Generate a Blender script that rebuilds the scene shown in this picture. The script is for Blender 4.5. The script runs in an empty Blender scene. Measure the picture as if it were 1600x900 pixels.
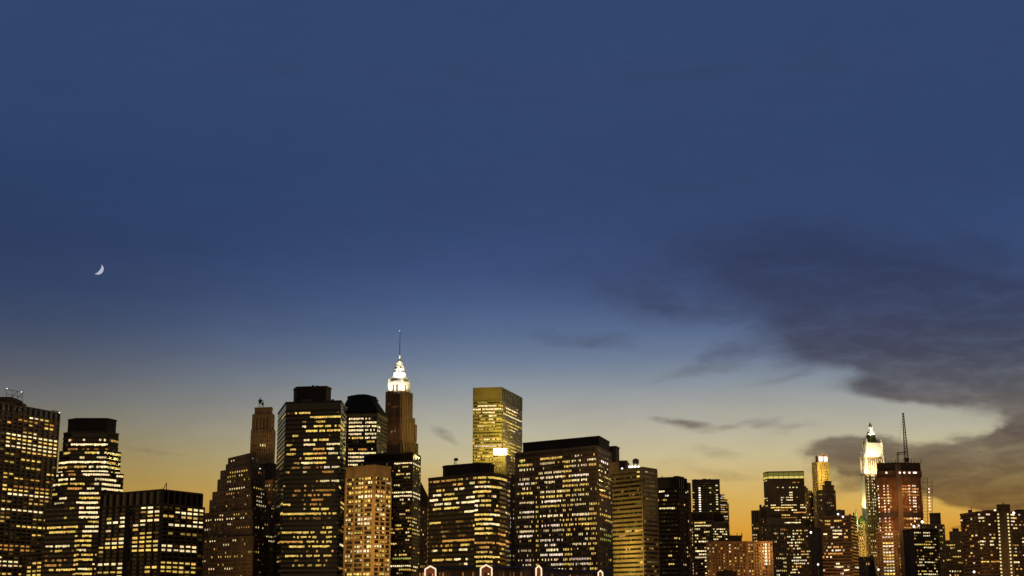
import bpy, math, random
from mathutils import Vector, Matrix
random.seed(7)
R = math.radians
sc = bpy.context.scene
col = sc.collection
F, CX, CY, HOR, CZ = 2300.0, 800.0, 450.0, 950.0, 8.0      # focal length in photo pixels, photo centre, horizon row, camera height (m)
PIT = math.atan((HOR - CY) / F)
CP, SP = math.cos(PIT), math.sin(PIT)

def pt(px, py, Y):
    x, y = (px - CX) / F, (CY - py) / F
    t = Y / (CP - y * SP)
    return Vector((x * t, Y, CZ + (SP + y * CP) * t))
def xat(px, Y, z):
    return (px - CX) / F * (Y * CP + (z - CZ) * SP)
def proj(P):
    d = P[1] * CP + (P[2] - CZ) * SP
    u = -P[1] * SP + (P[2] - CZ) * CP
    return CX + F * P[0] / d, CY - F * u / d
def at(px, Y, z):
    return Vector((xat(px, Y, z), Y, z))

# ---------------------------------------------------------------- materials
def new_mat(name):
    m = bpy.data.materials.new(name); m.use_nodes = True
    nt = m.node_tree; nt.nodes.clear()
    out = nt.nodes.new('ShaderNodeOutputMaterial')
    return m, nt, out
def wall_mat(name, rgb, rough=.8, var=.35, scale=.12, spec=.3, metal=0):
    m, nt, out = new_mat(name)
    b = nt.nodes.new('ShaderNodeBsdfPrincipled')
    b.inputs['Roughness'].default_value = rough
    b.inputs['Specular IOR Level'].default_value = spec
    b.inputs['Metallic'].default_value = metal
    tc = nt.nodes.new('ShaderNodeTexCoord')
    mp = nt.nodes.new('ShaderNodeMapping'); mp.inputs['Scale'].default_value = (1, 1, .35)
    n = nt.nodes.new('ShaderNodeTexNoise'); n.inputs['Scale'].default_value = scale; n.inputs['Detail'].default_value = 6; n.inputs['Roughness'].default_value = .7
    nt.links.new(tc.outputs['Object'], mp.inputs['Vector']); nt.links.new(mp.outputs['Vector'], n.inputs['Vector'])
    r = nt.nodes.new('ShaderNodeValToRGB')
    e = r.color_ramp.elements
    e[0].position, e[1].position = .3, .72
    e[0].color = tuple(c * (1 - var) for c in rgb) + (1,); e[1].color = tuple(min(1, c * (1 + var)) for c in rgb) + (1,)
    nt.links.new(n.outputs['Fac'], r.inputs['Fac']); nt.links.new(r.outputs['Color'], b.inputs['Base Color'])
    nt.links.new(b.outputs['BSDF'], out.inputs['Surface'])
    return m
def glass_mat(name, rgb, rough=.12):
    m, nt, out = new_mat(name)
    b = nt.nodes.new('ShaderNodeBsdfPrincipled')
    b.inputs['Base Color'].default_value = rgb + (1,); b.inputs['Roughness'].default_value = rough
    b.inputs['Specular IOR Level'].default_value = .5
    n = nt.nodes.new('ShaderNodeTexNoise'); n.inputs['Scale'].default_value = .25
    tc = nt.nodes.new('ShaderNodeTexCoord'); nt.links.new(tc.outputs['Object'], n.inputs['Vector'])
    bp = nt.nodes.new('ShaderNodeBump'); bp.inputs['Strength'].default_value = .08
    nt.links.new(n.outputs['Fac'], bp.inputs['Height']); nt.links.new(bp.outputs['Normal'], b.inputs['Normal'])
    nt.links.new(b.outputs['BSDF'], out.inputs['Surface'])
    return m
def lit_mat(name, source):
    """a lit room behind glass: colour per window (object colour or 'glow' attribute), uneven inside: lamps, desks, blinds"""
    m, nt, out = new_mat(name)
    if source == 'object':
        c = nt.nodes.new('ShaderNodeObjectInfo').outputs['Color']
    else:
        a = nt.nodes.new('ShaderNodeAttribute'); a.attribute_name = 'glow'; c = a.outputs['Color']
    g = nt.nodes.new('ShaderNodeNewGeometry')
    n = nt.nodes.new('ShaderNodeTexNoise'); n.inputs['Scale'].default_value = .8; n.inputs['Detail'].default_value = 4; n.inputs['Roughness'].default_value = .7
    nt.links.new(g.outputs['Position'], n.inputs['Vector'])
    mr = nt.nodes.new('ShaderNodeMapRange'); mr.inputs['From Min'].default_value = .3; mr.inputs['From Max'].default_value = .7
    mr.inputs['To Min'].default_value = .35; mr.inputs['To Max'].default_value = 1.75
    nt.links.new(n.outputs['Fac'], mr.inputs['Value'])
    e = nt.nodes.new('ShaderNodeEmission')
    nt.links.new(c, e.inputs['Color']); nt.links.new(mr.outputs['Result'], e.inputs['Strength'])
    nt.links.new(e.outputs['Emission'], out.inputs['Surface'])
    m.cycles.emission_sampling = 'NONE'
    return m
def emit_mat(name, rgb, s=1.0):
    m, nt, out = new_mat(name)
    e = nt.nodes.new('ShaderNodeEmission'); e.inputs['Color'].default_value = rgb + (1,); e.inputs['Strength'].default_value = s
    nt.links.new(e.outputs['Emission'], out.inputs['Surface'])
    return m

M = dict(
    onyx=wall_mat('near black spandrel glass', (.024, .019, .015), .5),
    black=wall_mat('black granite', (.042, .030, .020)), dark=wall_mat('dark brown cladding', (.12, .083, .043)), umber=wall_mat('umber brick', (.19, .12, .065)),
    brown=wall_mat('brown brick', (.30, .20, .10)), tan=wall_mat('tan precast', (.34, .205, .075)),
    stone=wall_mat('limestone', (.24, .19, .11)), dstone=wall_mat('dark limestone', (.30, .20, .095)),
    red=wall_mat('red brick', (.185, .098, .044)), gold=wall_mat('gold anodised metal', (.22, .17, .05), .4),
    slate=wall_mat('slate grey cladding', (.14, .105, .07)), green=wall_mat('green copper', (.085, .11, .035)),
    white=wall_mat('white terracotta', (.70, .66, .55), .7, .15), metal=wall_mat('painted steel', (.05, .045, .04), .5),
    grey=wall_mat('grey steel', (.13, .12, .11), .5), roofing=wall_mat('roof gravel', (.06, .05, .04), .95),
    strip=wall_mat('ribbed tan panel', (.24, .17, .062), .6, .4),
    glass=glass_mat('dark glass', (.012, .012, .012)), bglass=glass_mat('black mirror glass', (.006, .007, .008), .08),
    gglass=glass_mat('bronze green glass', (.022, .022, .010)), pane=glass_mat('brown glass', (.02, .014, .008)),
    lit=lit_mat('lit window', 'object'), litm=lit_mat('lit windows', 'attribute'),
)

# ---------------------------------------------------------------- mesh builder
class MB:
    def __init__(s): s.v, s.f, s.m, s.c = [], [], [], []
    def face(s, pts, mi=0, c=None):
        n = len(s.v); s.v += [tuple(p) for p in pts]; s.f.append(tuple(range(n, n + len(pts)))); s.m.append(mi); s.c.append(c)
    def prism(s, poly, z0, z1, mi=0, top=True, bottom=False, mtop=None):
        n = len(poly)
        for i in range(n):
            a, b = poly[i], poly[(i + 1) % n]
            s.face([(a[0], a[1], z0), (b[0], b[1], z0), (b[0], b[1], z1), (a[0], a[1], z1)], mi)
        if top: s.face([(p[0], p[1], z1) for p in poly], mi if mtop is None else mtop)
        if bottom: s.face([(p[0], p[1], z0) for p in reversed(poly)], mi)
    def frustum(s, p0, z0, p1, z1, mi=0, top=True):
        n = len(p0)
        for i in range(n):
            j = (i + 1) % n
            s.face([(*p0[i][:2], z0), (*p0[j][:2], z0), (*p1[j][:2], z1), (*p1[i][:2], z1)], mi)
        if top: s.face([(*p[:2], z1) for p in p1], mi)
    def obox(s, A, d, n, l, t, z0, z1, mi=0):
        """box on a wall: from A along d for l, standing out by t along n"""
        a = Vector((A[0], A[1])); d = Vector(d); n = Vector(n)
        q = [a, a + d * l, a + d * l + n * t, a + n * t]
        q = [q[3], q[2], q[1], q[0]]
        s.prism([(p.x, p.y) for p in q], z0, z1, mi, True, True)
    def bar(s, A, B, w, mi=0, n=4):
        A, B = Vector(A), Vector(B); d = (B - A).normalized()
        u = d.orthogonal().normalized(); v = d.cross(u)
        ra = [A + (u * math.cos(k * 2 * math.pi / n) + v * math.sin(k * 2 * math.pi / n)) * w for k in range(n)]
        rb = [p + (B - A) for p in ra]
        for k in range(n): s.face([ra[k], ra[(k + 1) % n], rb[(k + 1) % n], rb[k]], mi)
        s.face(list(reversed(ra)), mi); s.face(rb, mi)
    def lathe(s, c, prof, n=12, mi=0):
        """prof: (radius, z) from bottom to top round the vertical through c"""
        rings = [[(c[0] + r * math.cos(2 * math.pi * k / n), c[1] + r * math.sin(2 * math.pi * k / n), z) for k in range(n)] for r, z in prof]
        for a, b in zip(rings, rings[1:]):
            for k in range(n): s.face([a[k], a[(k + 1) % n], b[(k + 1) % n], b[k]], mi)
        s.face(rings[-1], mi)
    def build(s, name, mats, parent=None, stuff=False):
        if not s.f: return None
        o0 = parent.location if parent else Vector((0, 0, 0))
        if parent and parent.parent: o0 = parent.parent.location
        me = bpy.data.meshes.new(name)
        me.from_pydata([(x - o0[0], y - o0[1], z - o0[2]) for x, y, z in s.v], [], s.f)
        for m in mats: me.materials.append(m)
        me.polygons.foreach_set('material_index', s.m)
        if any(c is not None for c in s.c):
            at_ = me.color_attributes.new('glow', 'FLOAT_COLOR', 'CORNER')
            data = []
            for f, c in zip(s.f, s.c): data += list((c or (0, 0, 0)) + (1.0,)) * len(f)
            at_.data.foreach_set('color', data)
        me.update()
        o = bpy.data.objects.new(name, me); col.objects.link(o)
        if parent: o.parent = parent
        if stuff: o['kind'] = 'stuff'
        return o

def tag(o, label, cat, group=None):
    o['label'] = label; o['category'] = cat
    if group: o['group'] = group
    return o
def empty(name, loc, label, cat, group=None):
    o = bpy.data.objects.new(name, None); o.empty_display_size = 5; o.location = loc; col.objects.link(o)
    return tag(o, label, cat, group)
def lamp(name, loc, power, rgb, size=1.0, to=None, spot=None, blend=.6):
    l = bpy.data.lights.new(name, 'SPOT' if spot else 'POINT'); l.energy = power; l.color = rgb; l.shadow_soft_size = size
    if spot: l.spot_size = R(spot); l.spot_blend = blend
    o = bpy.data.objects.new(name, l); o.location = loc; col.objects.link(o)
    if to is not None: o.rotation_euler = (Vector(to) - Vector(loc)).to_track_quat('-Z', 'Y').to_euler()
    return o

# ---------------------------------------------------------------- towers
PAL = dict(o=(1.0, .60, .30), w=(1.0, .77, .38), W=(1.0, .90, .72), y=(.95, .62, .13), a=(.85, .40, .08), g=(.62, .62, .12), p=(1.0, .78, .58), r=(.62, .17, .045))
BLOCKS = []        # every block, for finding which windows the photograph can show
TOWERS = []
class Block: pass

class Tower:
    def __init__(s, name, label, mat='dark', glass='glass', cat='building', segs=(), cols=()):
        s.name, s.label, s.mat, s.glass, s.cat = name, label, mat, glass, cat
        s.blocks, s.segs, s.cols = [], list(segs), list(cols)
        s.extra = []; TOWERS.append(s)
    def block(s, front, py, i=0, on=None, depth=None, win=None, mat=None, part='wall', z0=None, plain=False, sky=True):
        """front: (photo x, metres away) of the corners seen, left to right, read at roof height; py: photo row of the roof at corner i"""
        b = Block(); b.z1 = pt(front[i][0], py, front[i][1]).z
        b.pts = [at(px, Y, b.z1).xy for px, Y in front]
        b.z0 = z0 if z0 is not None else (s.blocks[on].z1 if on is not None else 2.0)
        L, Rr = b.pts[0], b.pts[-1]
        if len(front) == 3 and depth is None:
            b.poly = b.pts + [L + Rr - b.pts[1]]
        else:
            d = depth or 35
            b.poly = b.pts + [Rr * (1 + d / Rr.y), L * (1 + d / L.y)]      # the flanks run straight away from the river
            if len(front) > 3 and depth is None:
                yb = max(p.y for p in b.pts) + 25; b.poly = b.pts + [Rr * (yb / Rr.y), L * (yb / L.y)]
        b.win = [win] if isinstance(win, dict) else (win or [])
        b.mat = mat or s.mat; b.part = part; b.plain = plain; b.tower = s
        b.scr = [proj((p.x, p.y, b.z1)) + (p.y,) for p in b.pts]
        b.bot = proj((b.pts[0].x, b.pts[0].y, b.z0))[1]
        s.blocks.append(b); BLOCKS.append(b)
        return b

def hidden(px, py, Y, own):
    for b in BLOCKS:
        sx = b.scr
        if not (sx[0][0] < px < sx[-1][0]) or py > b.bot: continue
        for p, q in zip(sx, sx[1:]):
            if p[0] <= px <= q[0]:
                t = (px - p[0]) / max(1e-6, q[0] - p[0])
                if py > p[1] + t * (q[1] - p[1]) and p[2] + t * (q[2] - p[2]) < Y - 1.0: return True
    return False

quad = bpy.data.meshes.new('window_pane')
quad.from_pydata([(-.5, 0, -.5), (.5, 0, -.5), (.5, 0, .5), (-.5, 0, .5)], [], [(0, 1, 2, 3)])
quad.materials.append(M['lit'])

def facade(tw, b, fi, w, wall, wins, rng):
    A, B = b.pts[fi], b.pts[fi + 1]
    L = (B - A).length; d = (B - A) / L; n = Vector((d.y, -d.x))
    xa, xb = b.scr[fi][0], b.scr[fi + 1][0]
    Ym = (A.y + B.y) / 2
    top = w.get('top', 0)
    xm, ym = (xa + xb) / 2, (b.scr[fi][1] + b.scr[fi + 1][1]) / 2
    fh = pt(xm, ym, Ym).z - pt(xm, ym + w['fl'], Ym).z
    zt = pt(xm, ym + top, Ym).z if top else b.z1 - .02
    zlow = max(b.z0, pt(xm, w.get('low', 925), Ym).z)
    nf = max(1, int((zt - zlow) / fh + .3))
    bay = w['bay'] if not isinstance(w['bay'], (list, tuple)) else w['bay'][fi]
    nb = max(1, round((xb - xa) / bay)); bw = L / nb
    wf, hf = w.get('wf', .8), w.get('hf', .55)
    relief = w.get('relief', True); rel = w.get('out', .35)
    if relief:
        sp = (1 - hf) * fh
        for k in range(nf + 1):
            zc = zt - k * fh; h0, h1 = zc - sp / 2, min(zc + sp / 2, b.z1 - .03)
            if h1 - h0 > .05 and h0 > b.z0: wall.obox(A + n * .0, d, n, L, rel, h0, h1, 0)
        if w.get('piers', True):
            pw = (1 - wf) * bw; every = w.get('every', 1)
            for k in range(0, nb + 1, every):
                x = min(max(0, k * bw - pw / 2), L - pw)
                wall.obox(A + d * x, d, n, pw, rel + w.get('pier_out', .25), max(b.z0, zt - nf * fh), b.z1 - (.05 if top == 0 else .04), 0)
    # which cells are lit
    lit = {}
    def centre(k, j): 
        p = A + d * ((k + .5) * bw); return Vector((p.x, p.y, zt - (j + .5) * fh))
    scr = [proj(centre(k, nf // 2))[0] for k in range(nb)]
    rn = w.get('rnd')
    if rn:
        for j in range(nf):
            secs = rn.get('secs') or [(xa, xb, rn.get('pf', .3))]
            for x0, x1, pf in secs:
                ks = [k for k in range(nb) if x0 <= scr[k] <= x1]
                if not ks or rng.random() > pf: continue
                for _ in range(rng.randint(1, rn.get('nr', 2))):
                    ln = rng.randint(*rn.get('run', (2, 6))); k0 = rng.choice(ks)
                    c = rng.choice(rn.get('pal', 'wya')); bb = rn.get('b', .7) * rng.uniform(.45, 1.25)
                    if rn.get('whole'):
                        k0, ln = ks[0], len(ks)
                        if rn.get('trim') and rng.random() < rn['trim']:
                            ln = rng.randint(max(1, ln // 3), ln); k0 = ks[0] + rng.randint(0, len(ks) - ln)
                    for k in range(k0, k0 + ln):
                        if k in ks and rng.random() < rn.get('fill', .8): lit[(k, j)] = (c, bb * rng.uniform(.7, 1.2))
            for k in range(nb):
                if rng.random() < rn.get('ps', .02): lit[(k, j)] = (rng.choice(rn.get('spal', 'wyya')), rng.uniform(.25, 1.0) * rn.get('sb', 1))
    if w.get('segs', True):
        for s_ in tw.segs:
            x0, x1, y, bb = s_[:4]; c = s_[4] if len(s_) > 4 else 'w'; fill = s_[5] if len(s_) > 5 else .97
            ks = [k for k in range(nb) if x0 - bay * .3 <= scr[k] <= x1 + bay * .3]
            if not ks: continue
            lo, hi = max(x0, xa), min(x1, xb)
            if hi - lo < .3: continue
            km = min(ks, key=lambda k: abs(scr[k] - (lo + hi) / 2))
            j = min(range(nf), key=lambda j: abs(proj(centre(km, j))[1] - y))
            if abs(proj(centre(km, j))[1] - y) > .75 * w['fl']: continue
            for k in ks:
                if rng.random() < fill: lit[(k, j)] = (c, bb * rng.uniform(.72, 1.15))
                elif (k, j) in lit: del lit[(k, j)]
        for x0, x1, y0, y1, bb, c, fill in tw.cols:
            for k in range(nb):
                if x0 - bay * .2 <= scr[k] <= x1 + bay * .2:
                    for j in range(nf):
                        if y0 <= proj(centre(k, j))[1] <= y1 and rng.random() < fill: lit[(k, j)] = (c, bb * rng.uniform(.75, 1.15))
    inset = w.get('inset', .06)
    dim = w.get('dim', .30) if w.get('segs', True) else 0
    if w.get('name', 'window') == 'window' and dim:      # faint glow added to unlit windows so the facades look browner
        for j in range(nf):
            fl = rng.uniform(.3, 1.0)
            for k in range(nb):
                if (k, j) not in lit and rng.random() < dim * fl: lit[(k, j)] = (rng.choice('ayya'), min(.20, .012 + rng.expovariate(28)))
    for (k, j), (c, bb) in lit.items():
        P = centre(k, j); q = proj(P)
        rgb = tuple(v * bb * 1.15 * rng.uniform(.9, 1.1) for v in PAL[c])
        ww = bw * wf * rng.choice((1, 1, 1, .86)) ; hh = fh * hf * rng.choice((.92, .85, .78, .62))
        off = rng.uniform(-.5, .5) * (bw * wf - ww)
        P = P + Vector((n.x, n.y, 0)) * inset + Vector((d.x, d.y, 0)) * off + Vector((0, 0, (fh * hf - hh) / 2 * .9))
        vis = 2 < q[0] < 1598 and q[1] < 903 and not hidden(q[0], q[1], P.y, b)
        wins.append((bb * ww * hh * (q and 1), vis, P, d, ww, hh, rgb, w.get('name', 'window')))

def make_tower(tw):
    rng = random.Random(sum(map(ord, tw.label)))
    allp = [p for b in tw.blocks for p in b.pts]
    base = Vector((sum(p.x for p in allp) / len(allp), min(p.y for p in allp) + 10, 2))
    root = empty(tw.name, base, tw.label, tw.cat); tw.root = root
    groups, wins = {}, []
    for b in tw.blocks:
        key = (b.part, b.mat)
        mb = groups.setdefault(key, MB())
        has = bool(b.win) and not b.plain
        nfront = len(b.pts) - 1
        poly = b.poly
        for i in range(len(poly)):
            a, c = poly[i], poly[(i + 1) % len(poly)]
            gl = has and i < nfront and any(i in w.get('faces', range(nfront)) for w in b.win)
            mb.face([(a.x, a.y, b.z0), (c.x, c.y, b.z0), (c.x, c.y, b.z1), (a.x, a.y, b.z1)], 1 if gl else 0)
        mb.face([(p.x, p.y, b.z1) for p in poly], 2)
        # parapet: a low rim along the roof edges that face us
        if b.part == 'wall':
            for i in range(nfront):
                A, B = b.pts[i], b.pts[i + 1]; L = (B - A).length; d = (B - A) / L; n = Vector((d.y, -d.x))
                mb.obox(A - n * .5, d, n, L, .5 + .42, b.z1 - .9, b.z1 + .5, 0)
        for w in b.win:
            for i in range(nfront):
                if i in w.get('faces', range(nfront)): facade(tw, b, i, w, mb, wins, rng)
    tw.parts = {}
    for (part, mat), mb in groups.items():
        tw.parts[part] = mb.build(part, [M[mat], M[tw.glass], M['roofing']], root)
    wins.sort(key=lambda t: (-t[1], -t[0]))
    names = {}
    rest = {}
    for a, vis, P, d, ww, hh, rgb, nm in wins:
        if vis and names.get(nm, 0) < 85:
            names[nm] = names.get(nm, 0) + 1
            o = bpy.data.objects.new(nm, quad); col.objects.link(o); o.parent = root
            o.location = P - base; o.rotation_euler = (0, 0, math.atan2(d.y, d.x)); o.scale = (ww, 1, hh); o.color = rgb + (1,)
        else:
            m = rest.setdefault(nm, MB())
            h = Vector((d.x, d.y, 0)) * ww / 2; u = Vector((0, 0, hh / 2))
            m.face([P - h - u, P + h - u, P + h + u, P - h + u], 0, rgb)
    for nm, m in rest.items(): m.build(nm, [M['litm']], root, stuff=True)
    for fn in tw.extra: fn(tw, root)
    return root

def W(fl, bay, **k): return dict(fl=fl, bay=bay, **k)
def RN(**k): return k

def antenna(px, py0, py1, Y, w=.35, name='antenna', mat='metal'):
    def fn(tw, root):
        mb = MB(); mb.bar(pt(px, py0, Y), pt(px, py1, Y), w); mb.build(name, [M[mat]], root)
    return fn
def roof_box(px0, px1, py0, py1, Y, d=8, name='roof_plant', mat='dark'):
    def fn(tw, root):
        z0, z1 = pt(px0, py0, Y).z, pt(px0, py1, Y).z
        mb = MB(); x0, x1 = xat(px0, Y, z1), xat(px1, Y, z1)
        mb.prism([(x0, Y), (x1, Y), (x1, Y + d), (x0, Y + d)], z0 - 2, z1); mb.build(name, [M[mat]], root)
    return fn
def water_tank(px, py0, py1, Y, wpx, legs=.35):
    def fn(tw, root):
        c = pt(px, py0, Y); top = pt(px, py1, Y).z; r = wpx / 2 / F * Y
        h = top - c.z; zl = c.z + h * legs
        mb = MB(); mb.lathe(c, [(r, zl), (r, c.z + h * .8), (r * 1.08, c.z + h * .8), (.15, top)], 14)
        t = mb.build('water_tank', [M['dark']], root)
        l = MB()
        for a in (0.8, 2.4, 3.9, 5.5):
            l.bar((c.x + r * .8 * math.cos(a), c.y + r * .8 * math.sin(a), c.z - 1), (c.x + r * .8 * math.cos(a), c.y + r * .8 * math.sin(a), zl + .2), .3)
        l.build('stand', [M['metal']], t)
    return fn
def roof_lamp(px, py, Y, r=.5, rgb=(1, .95, .85), s=3, name='roof_lamp'):
    def fn(tw, root):
        c = pt(px, py, Y); mb = MB()
        mb.lathe(c, [(.05, c.z - r), (r * .8, c.z - r * .5), (r, c.z), (r * .7, c.z + r * .7), (.05, c.z + r)], 8)
        mb.build(name, [emit_mat('lamp glow', rgb, s)], root)
    return fn

# ================================================================ THE TOWERS, left to right
t = Tower('office_slab', 'wide office slab cut off by the left edge, sloping roofline under a scaffold', 'brown', 'pane', segs=[
 (35,46,656,1.1),(53,66,660,.8,'y'),(19,91,664,.55,'a',.8),(19,91,670,.9,'y',.75),(32,38,679,.5,'y'),(44,60,681,.8,'w',.5),(0,90,683,1.2,'w',.9),(0,90,689,1.0,'y',.9),(0,90,695,.9,'w',.75),
 (0,90,703,1.1,'w',.92),(29,89,711,.8,'y'),(0,15,709,.5,'y'),(32,53,720,.9,'y'),(0,16,722,.4,'y'),(37,60,732,.6,'y',.7),(0,24,740,.6,'y'),(70,86,742,.9,'y'),(0,33,747,.8,'y'),
 (46,76,752,.6,'a'),(16,76,762,.45,'a',.6),(0,76,767,1.1,'y',.9),(0,76,773,1.25,'w',.95),(0,76,779,.6,'a',.6),(0,76,785,.6,'y',.55),(0,76,796,.95,'w',.85),(3,17,811,.5,'y'),(48,72,815,.6,'y',.7),
 (0,43,818,.6,'y',.5),(31,72,826,.9,'y',.7),(57,63,839,.8,'y'),(0,45,854,.55,'a',.9),(0,50,860,.55,'a',.8),(0,31,879,1,'w'),(0,40,886,.9,'w'),(0,25,898,.8,'y'),(48,73,879,.8,'y',.8),(40,72,886,.7,'y',.8),(42,72,892,.6,'y',.8),(36,72,898,.7,'y',.8)])
t.block([(-60,1262),(93,1384)], 645.5, 1, win=W(6.05, 8.6, wf=.84, hf=.5, top=14, pier_out=.9, rnd=RN(pf=.04, run=(1,2), ps=.02, b=.4)), depth=40)
t.block([(36,1318),(75,1283)], 866, 0, win=W(6.2, 8.2, wf=.84, hf=.55, top=6), depth=30, mat='brown')
def slab_scaffold(tw, root):
    b = tw.blocks[0]; mb = MB()
    Y = 1325
    for x in (10, 19, 27, 35):
        for dy in (0, 9): mb.bar(pt(x, 640, Y + dy), pt(x, 607 + (x - 10) * .22, Y + dy), .19)
    for k in range(4):
        mb.bar(pt(10, 608 + k * 7.5, Y), pt(35.5, 613 + k * 7, Y), .24); mb.bar(pt(10, 608 + k * 7.5, Y + 9), pt(35.5, 613 + k * 7, Y + 9), .2)
    mb.bar(pt(10, 630, Y), pt(27, 611, Y), .2); mb.bar(pt(19, 632, Y), pt(35, 614, Y), .2)
    s = mb.build('scaffold', [M['grey']], root)
    for x, y in ((11, 607), (33.5, 612.5)): roof_lamp(x, y, Y, .4)(tw, root)
    mb = MB()
    for i in range(3): mb.bar(pt(83 + i * 3, 645, 1380), pt(82 + i * 3.4, 640.5 + i * .7, 1380), .3)
    mb.bar(pt(81, 641, 1380), pt(92, 643.5, 1380), .4); mb.build('roof_rail', [M['metal']], root)
    roof_lamp(93, 645, 1383, .6)(tw, root)
t.extra += [slab_scaffold, roof_box(-20, 19, 640, 620, 1320, 30), roof_box(19, 34, 640, 629, 1335, 14)]

t = Tower('stepped_tower', 'stepped dark tower with a blank black top beside the left office slab', 'dark', 'pane', segs=[
 (107,110,686,1),(114,131,688,.9,'w',.5),(154,163,690,1,'w',.6),(175,183,690,.4,'y'),(113,168,695.5,1.35,'w',1),(109,122,702,.4,'a'),(126,166,703,.3,'a',.4),(99,107,709,.7,'y',.6),(134,149,709,.8,'y'),(150,165,710,1,'w',.6),
 (175,179,712,1),(184,189,713,.6,'y'),(124,132,716,.8),(153,165,717,.7),(91,107,724,1.3),(110,167,724,1.35,'w',1),(172,181,726,.7,'a'),(184,189,729,1),(90,106,731,.8,'y'),(116,136,731,.6,'y'),(140,170,732,1,'w',.8),
 (172,192,734,.7,'y',.7),(86,97,739,.9,'w',.8),(107,114,738,.5,'a'),(129,169,738.5,1.1),(181,193,743,1),(92,114,746,1.1,'w',.8),(128,140,746,.6,'w',.4),(150,158,747,.6),(158,181,748,1),(84,106,754,1,'w',.9),(109,132,753,.7,'y'),
 (147,153,754,.9),(161,187,757,1,'w',.9),(93,107,760.5,.9,'y'),(108,129,760,.7,'a'),(131,150,761,.9,'w',.7),(161,192,764,.9,'w',.9),(126,132,768.5,1.2),(133,152,769,.9,'w'),(79,88,771,.6,'y',.6),(96,103,777,.8),(125,158,776,.9,'y'),
 (122,152,783.5,1.1,'w',.85),(87,100,784,.4),(121,152,791,1.2),(120,148,798,1.25),(100,110,798,.4,'y',.5),(121,150,805.5,1.1),(137,150,812.5,.6,'y'),(132,157,820,1.1,'w',.9),(88,93,821,.7),(74,124,827.5,.9,'y',.95),(127,157,827,1,'w',.9),
 (75,122,835,.8,'y',.9),(127,142,835,.9,'y'),(126,142,843.5,.9,'y'),(74,104,853,.9,'w',.8),(105,109,852,.9),(127,142,852,.9,'y'),(87,109,860,.6,'y',.5),(126,134,860,.9),(127,140,867.5,.8,'y'),(142,157,868,.8,'y',.8),(74,110,875,.4,'a',.5),
 (125,145,875,.8,'y'),(74,95,883,.5,'a'),(80,122,890,1,'y'),(125,139,890,1),(141,155,890,.8,'y',.7),(123,140,898,.8,'y')], cols=[(118,124,838,900,.75,'y',.95),(140,145,884,900,.8,'y',1)])
ww = W(7.3, 3.7, wf=.93, hf=.5, piers=False, rnd=RN(pf=.05, run=(1,2), ps=.015, b=.35))
t.block([(72,1262),(124,1240),(157,1240),(194,1268)], 790, 1, win=dict(ww, segs=True))
t.block([(84,1262),(107,1248),(160,1248),(193,1270)], 738, 1, on=0, win=ww)
t.block([(93,1264),(110,1253),(167,1253),(189,1272)], 704, 1, on=1, win=ww)
t.block([(99.5,1268),(112,1258),(170,1258),(185.5,1274)], 675, 1, on=2, win=dict(ww, top=9))
t.block([(106.5,1272),(119,1263),(168,1263),(182,1277)], 654, 1, on=3, mat='black')

t = Tower('office_block', 'broad black office block with white window rows and a derrick on its roof corner', 'dark', 'bglass', segs=[
 (222,232,791,1.2),(193,198,794,.9,'y'),(216,222,799,.6,'y'),(222,232,799,.6,'a'),(232,243,798,1),(167,190,808,.5,'y',.7),(190,200,807,1.1),(233,252,804.5,.8,'y'),(164,200,814,1.1),(211,247,812,1.1),(190,199,820,1.1),(210,220,819,1.1),
 (164,168,828,.9),(210,217,826,.7,'y'),(220,232,832.5,.5,'y'),(247,251,831,1),(170,178,840.5,.5,'a'),(185,188,841,.8),(211,238,839,.7,'y',.8),(163,198,847.5,1),(210,247,845.5,.9,'y'),(158,198,854,.95,'y'),(211,219,852.5,1),(222,230,853,.6,'y'),
 (241,250,851,.4),(160,182,861,.5,'y',.6),(209,250,859,.9,'y'),(161,197,879,.9),(228,246,884.5,1,'y',.8),(189,197,885,1.1),(157,196,893,.6,'y'),(208,250,892.5,.7,'y',.7),(183,197,899,.9),
 (260,270,798,1),(273,308,801,1.1),(291,297,795,.8,'y'),(301,304,796,1),(309,314,797,1),(308,317,804.5,.7,'y'),(254,270,804,.7,'y',.7),(272,284,806,.7,'y'),(284,300,808,.6,'y'),(299,315,817,1.1),(262,312,821,1,'w',.95),(262,300,833,.22,'y',.6),
 (252,300,853,.95,'w',.9),(253,302,860.5,.8,'w',.85),(257,300,879,.8,'y',.95),(255,300,885.5,.8,'y',.9),(252,300,893,.6,'y',.7)])
wl = W(6.5, [10.3, 9.2], wf=.86, hf=.58, top=25, pier_out=.8, out=.25)
t.block([(157,1172),(253,1120),(319,1168)], 787, 1, win=dict(wl, top=2), part='wall')
t.block([(158.5,1173),(253,1122),(316,1167)], 765, 1, on=0, win=[W(30, [10.3, 9.2], wf=.80, hf=.95, pier_out=.9, out=.25, segs=False)])
def block_shaft(tw, root):
    A, B = tw.blocks[0].pts[0], tw.blocks[0].pts[1]; d = (B - A).normalized(); n = Vector((d.y, -d.x)); L = (B - A).length
    mb = MB(); mb.obox(A + d * L * .445, d, n, L * .085, 1.6, 2, tw.blocks[0].z1 + .2); mb.build('service_shaft', [M['black']], root)
    Y = 1135; mb = MB()
    mb.bar(pt(254, 767, Y), pt(260, 755, Y), .3); mb.bar(pt(260, 767, Y), pt(260, 754, Y), .35); mb.bar(pt(252, 765.5, Y), pt(262, 765.5, Y), .35)
    mb.build('derrick', [M['metal']], root)
t.extra.append(block_shaft)

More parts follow.
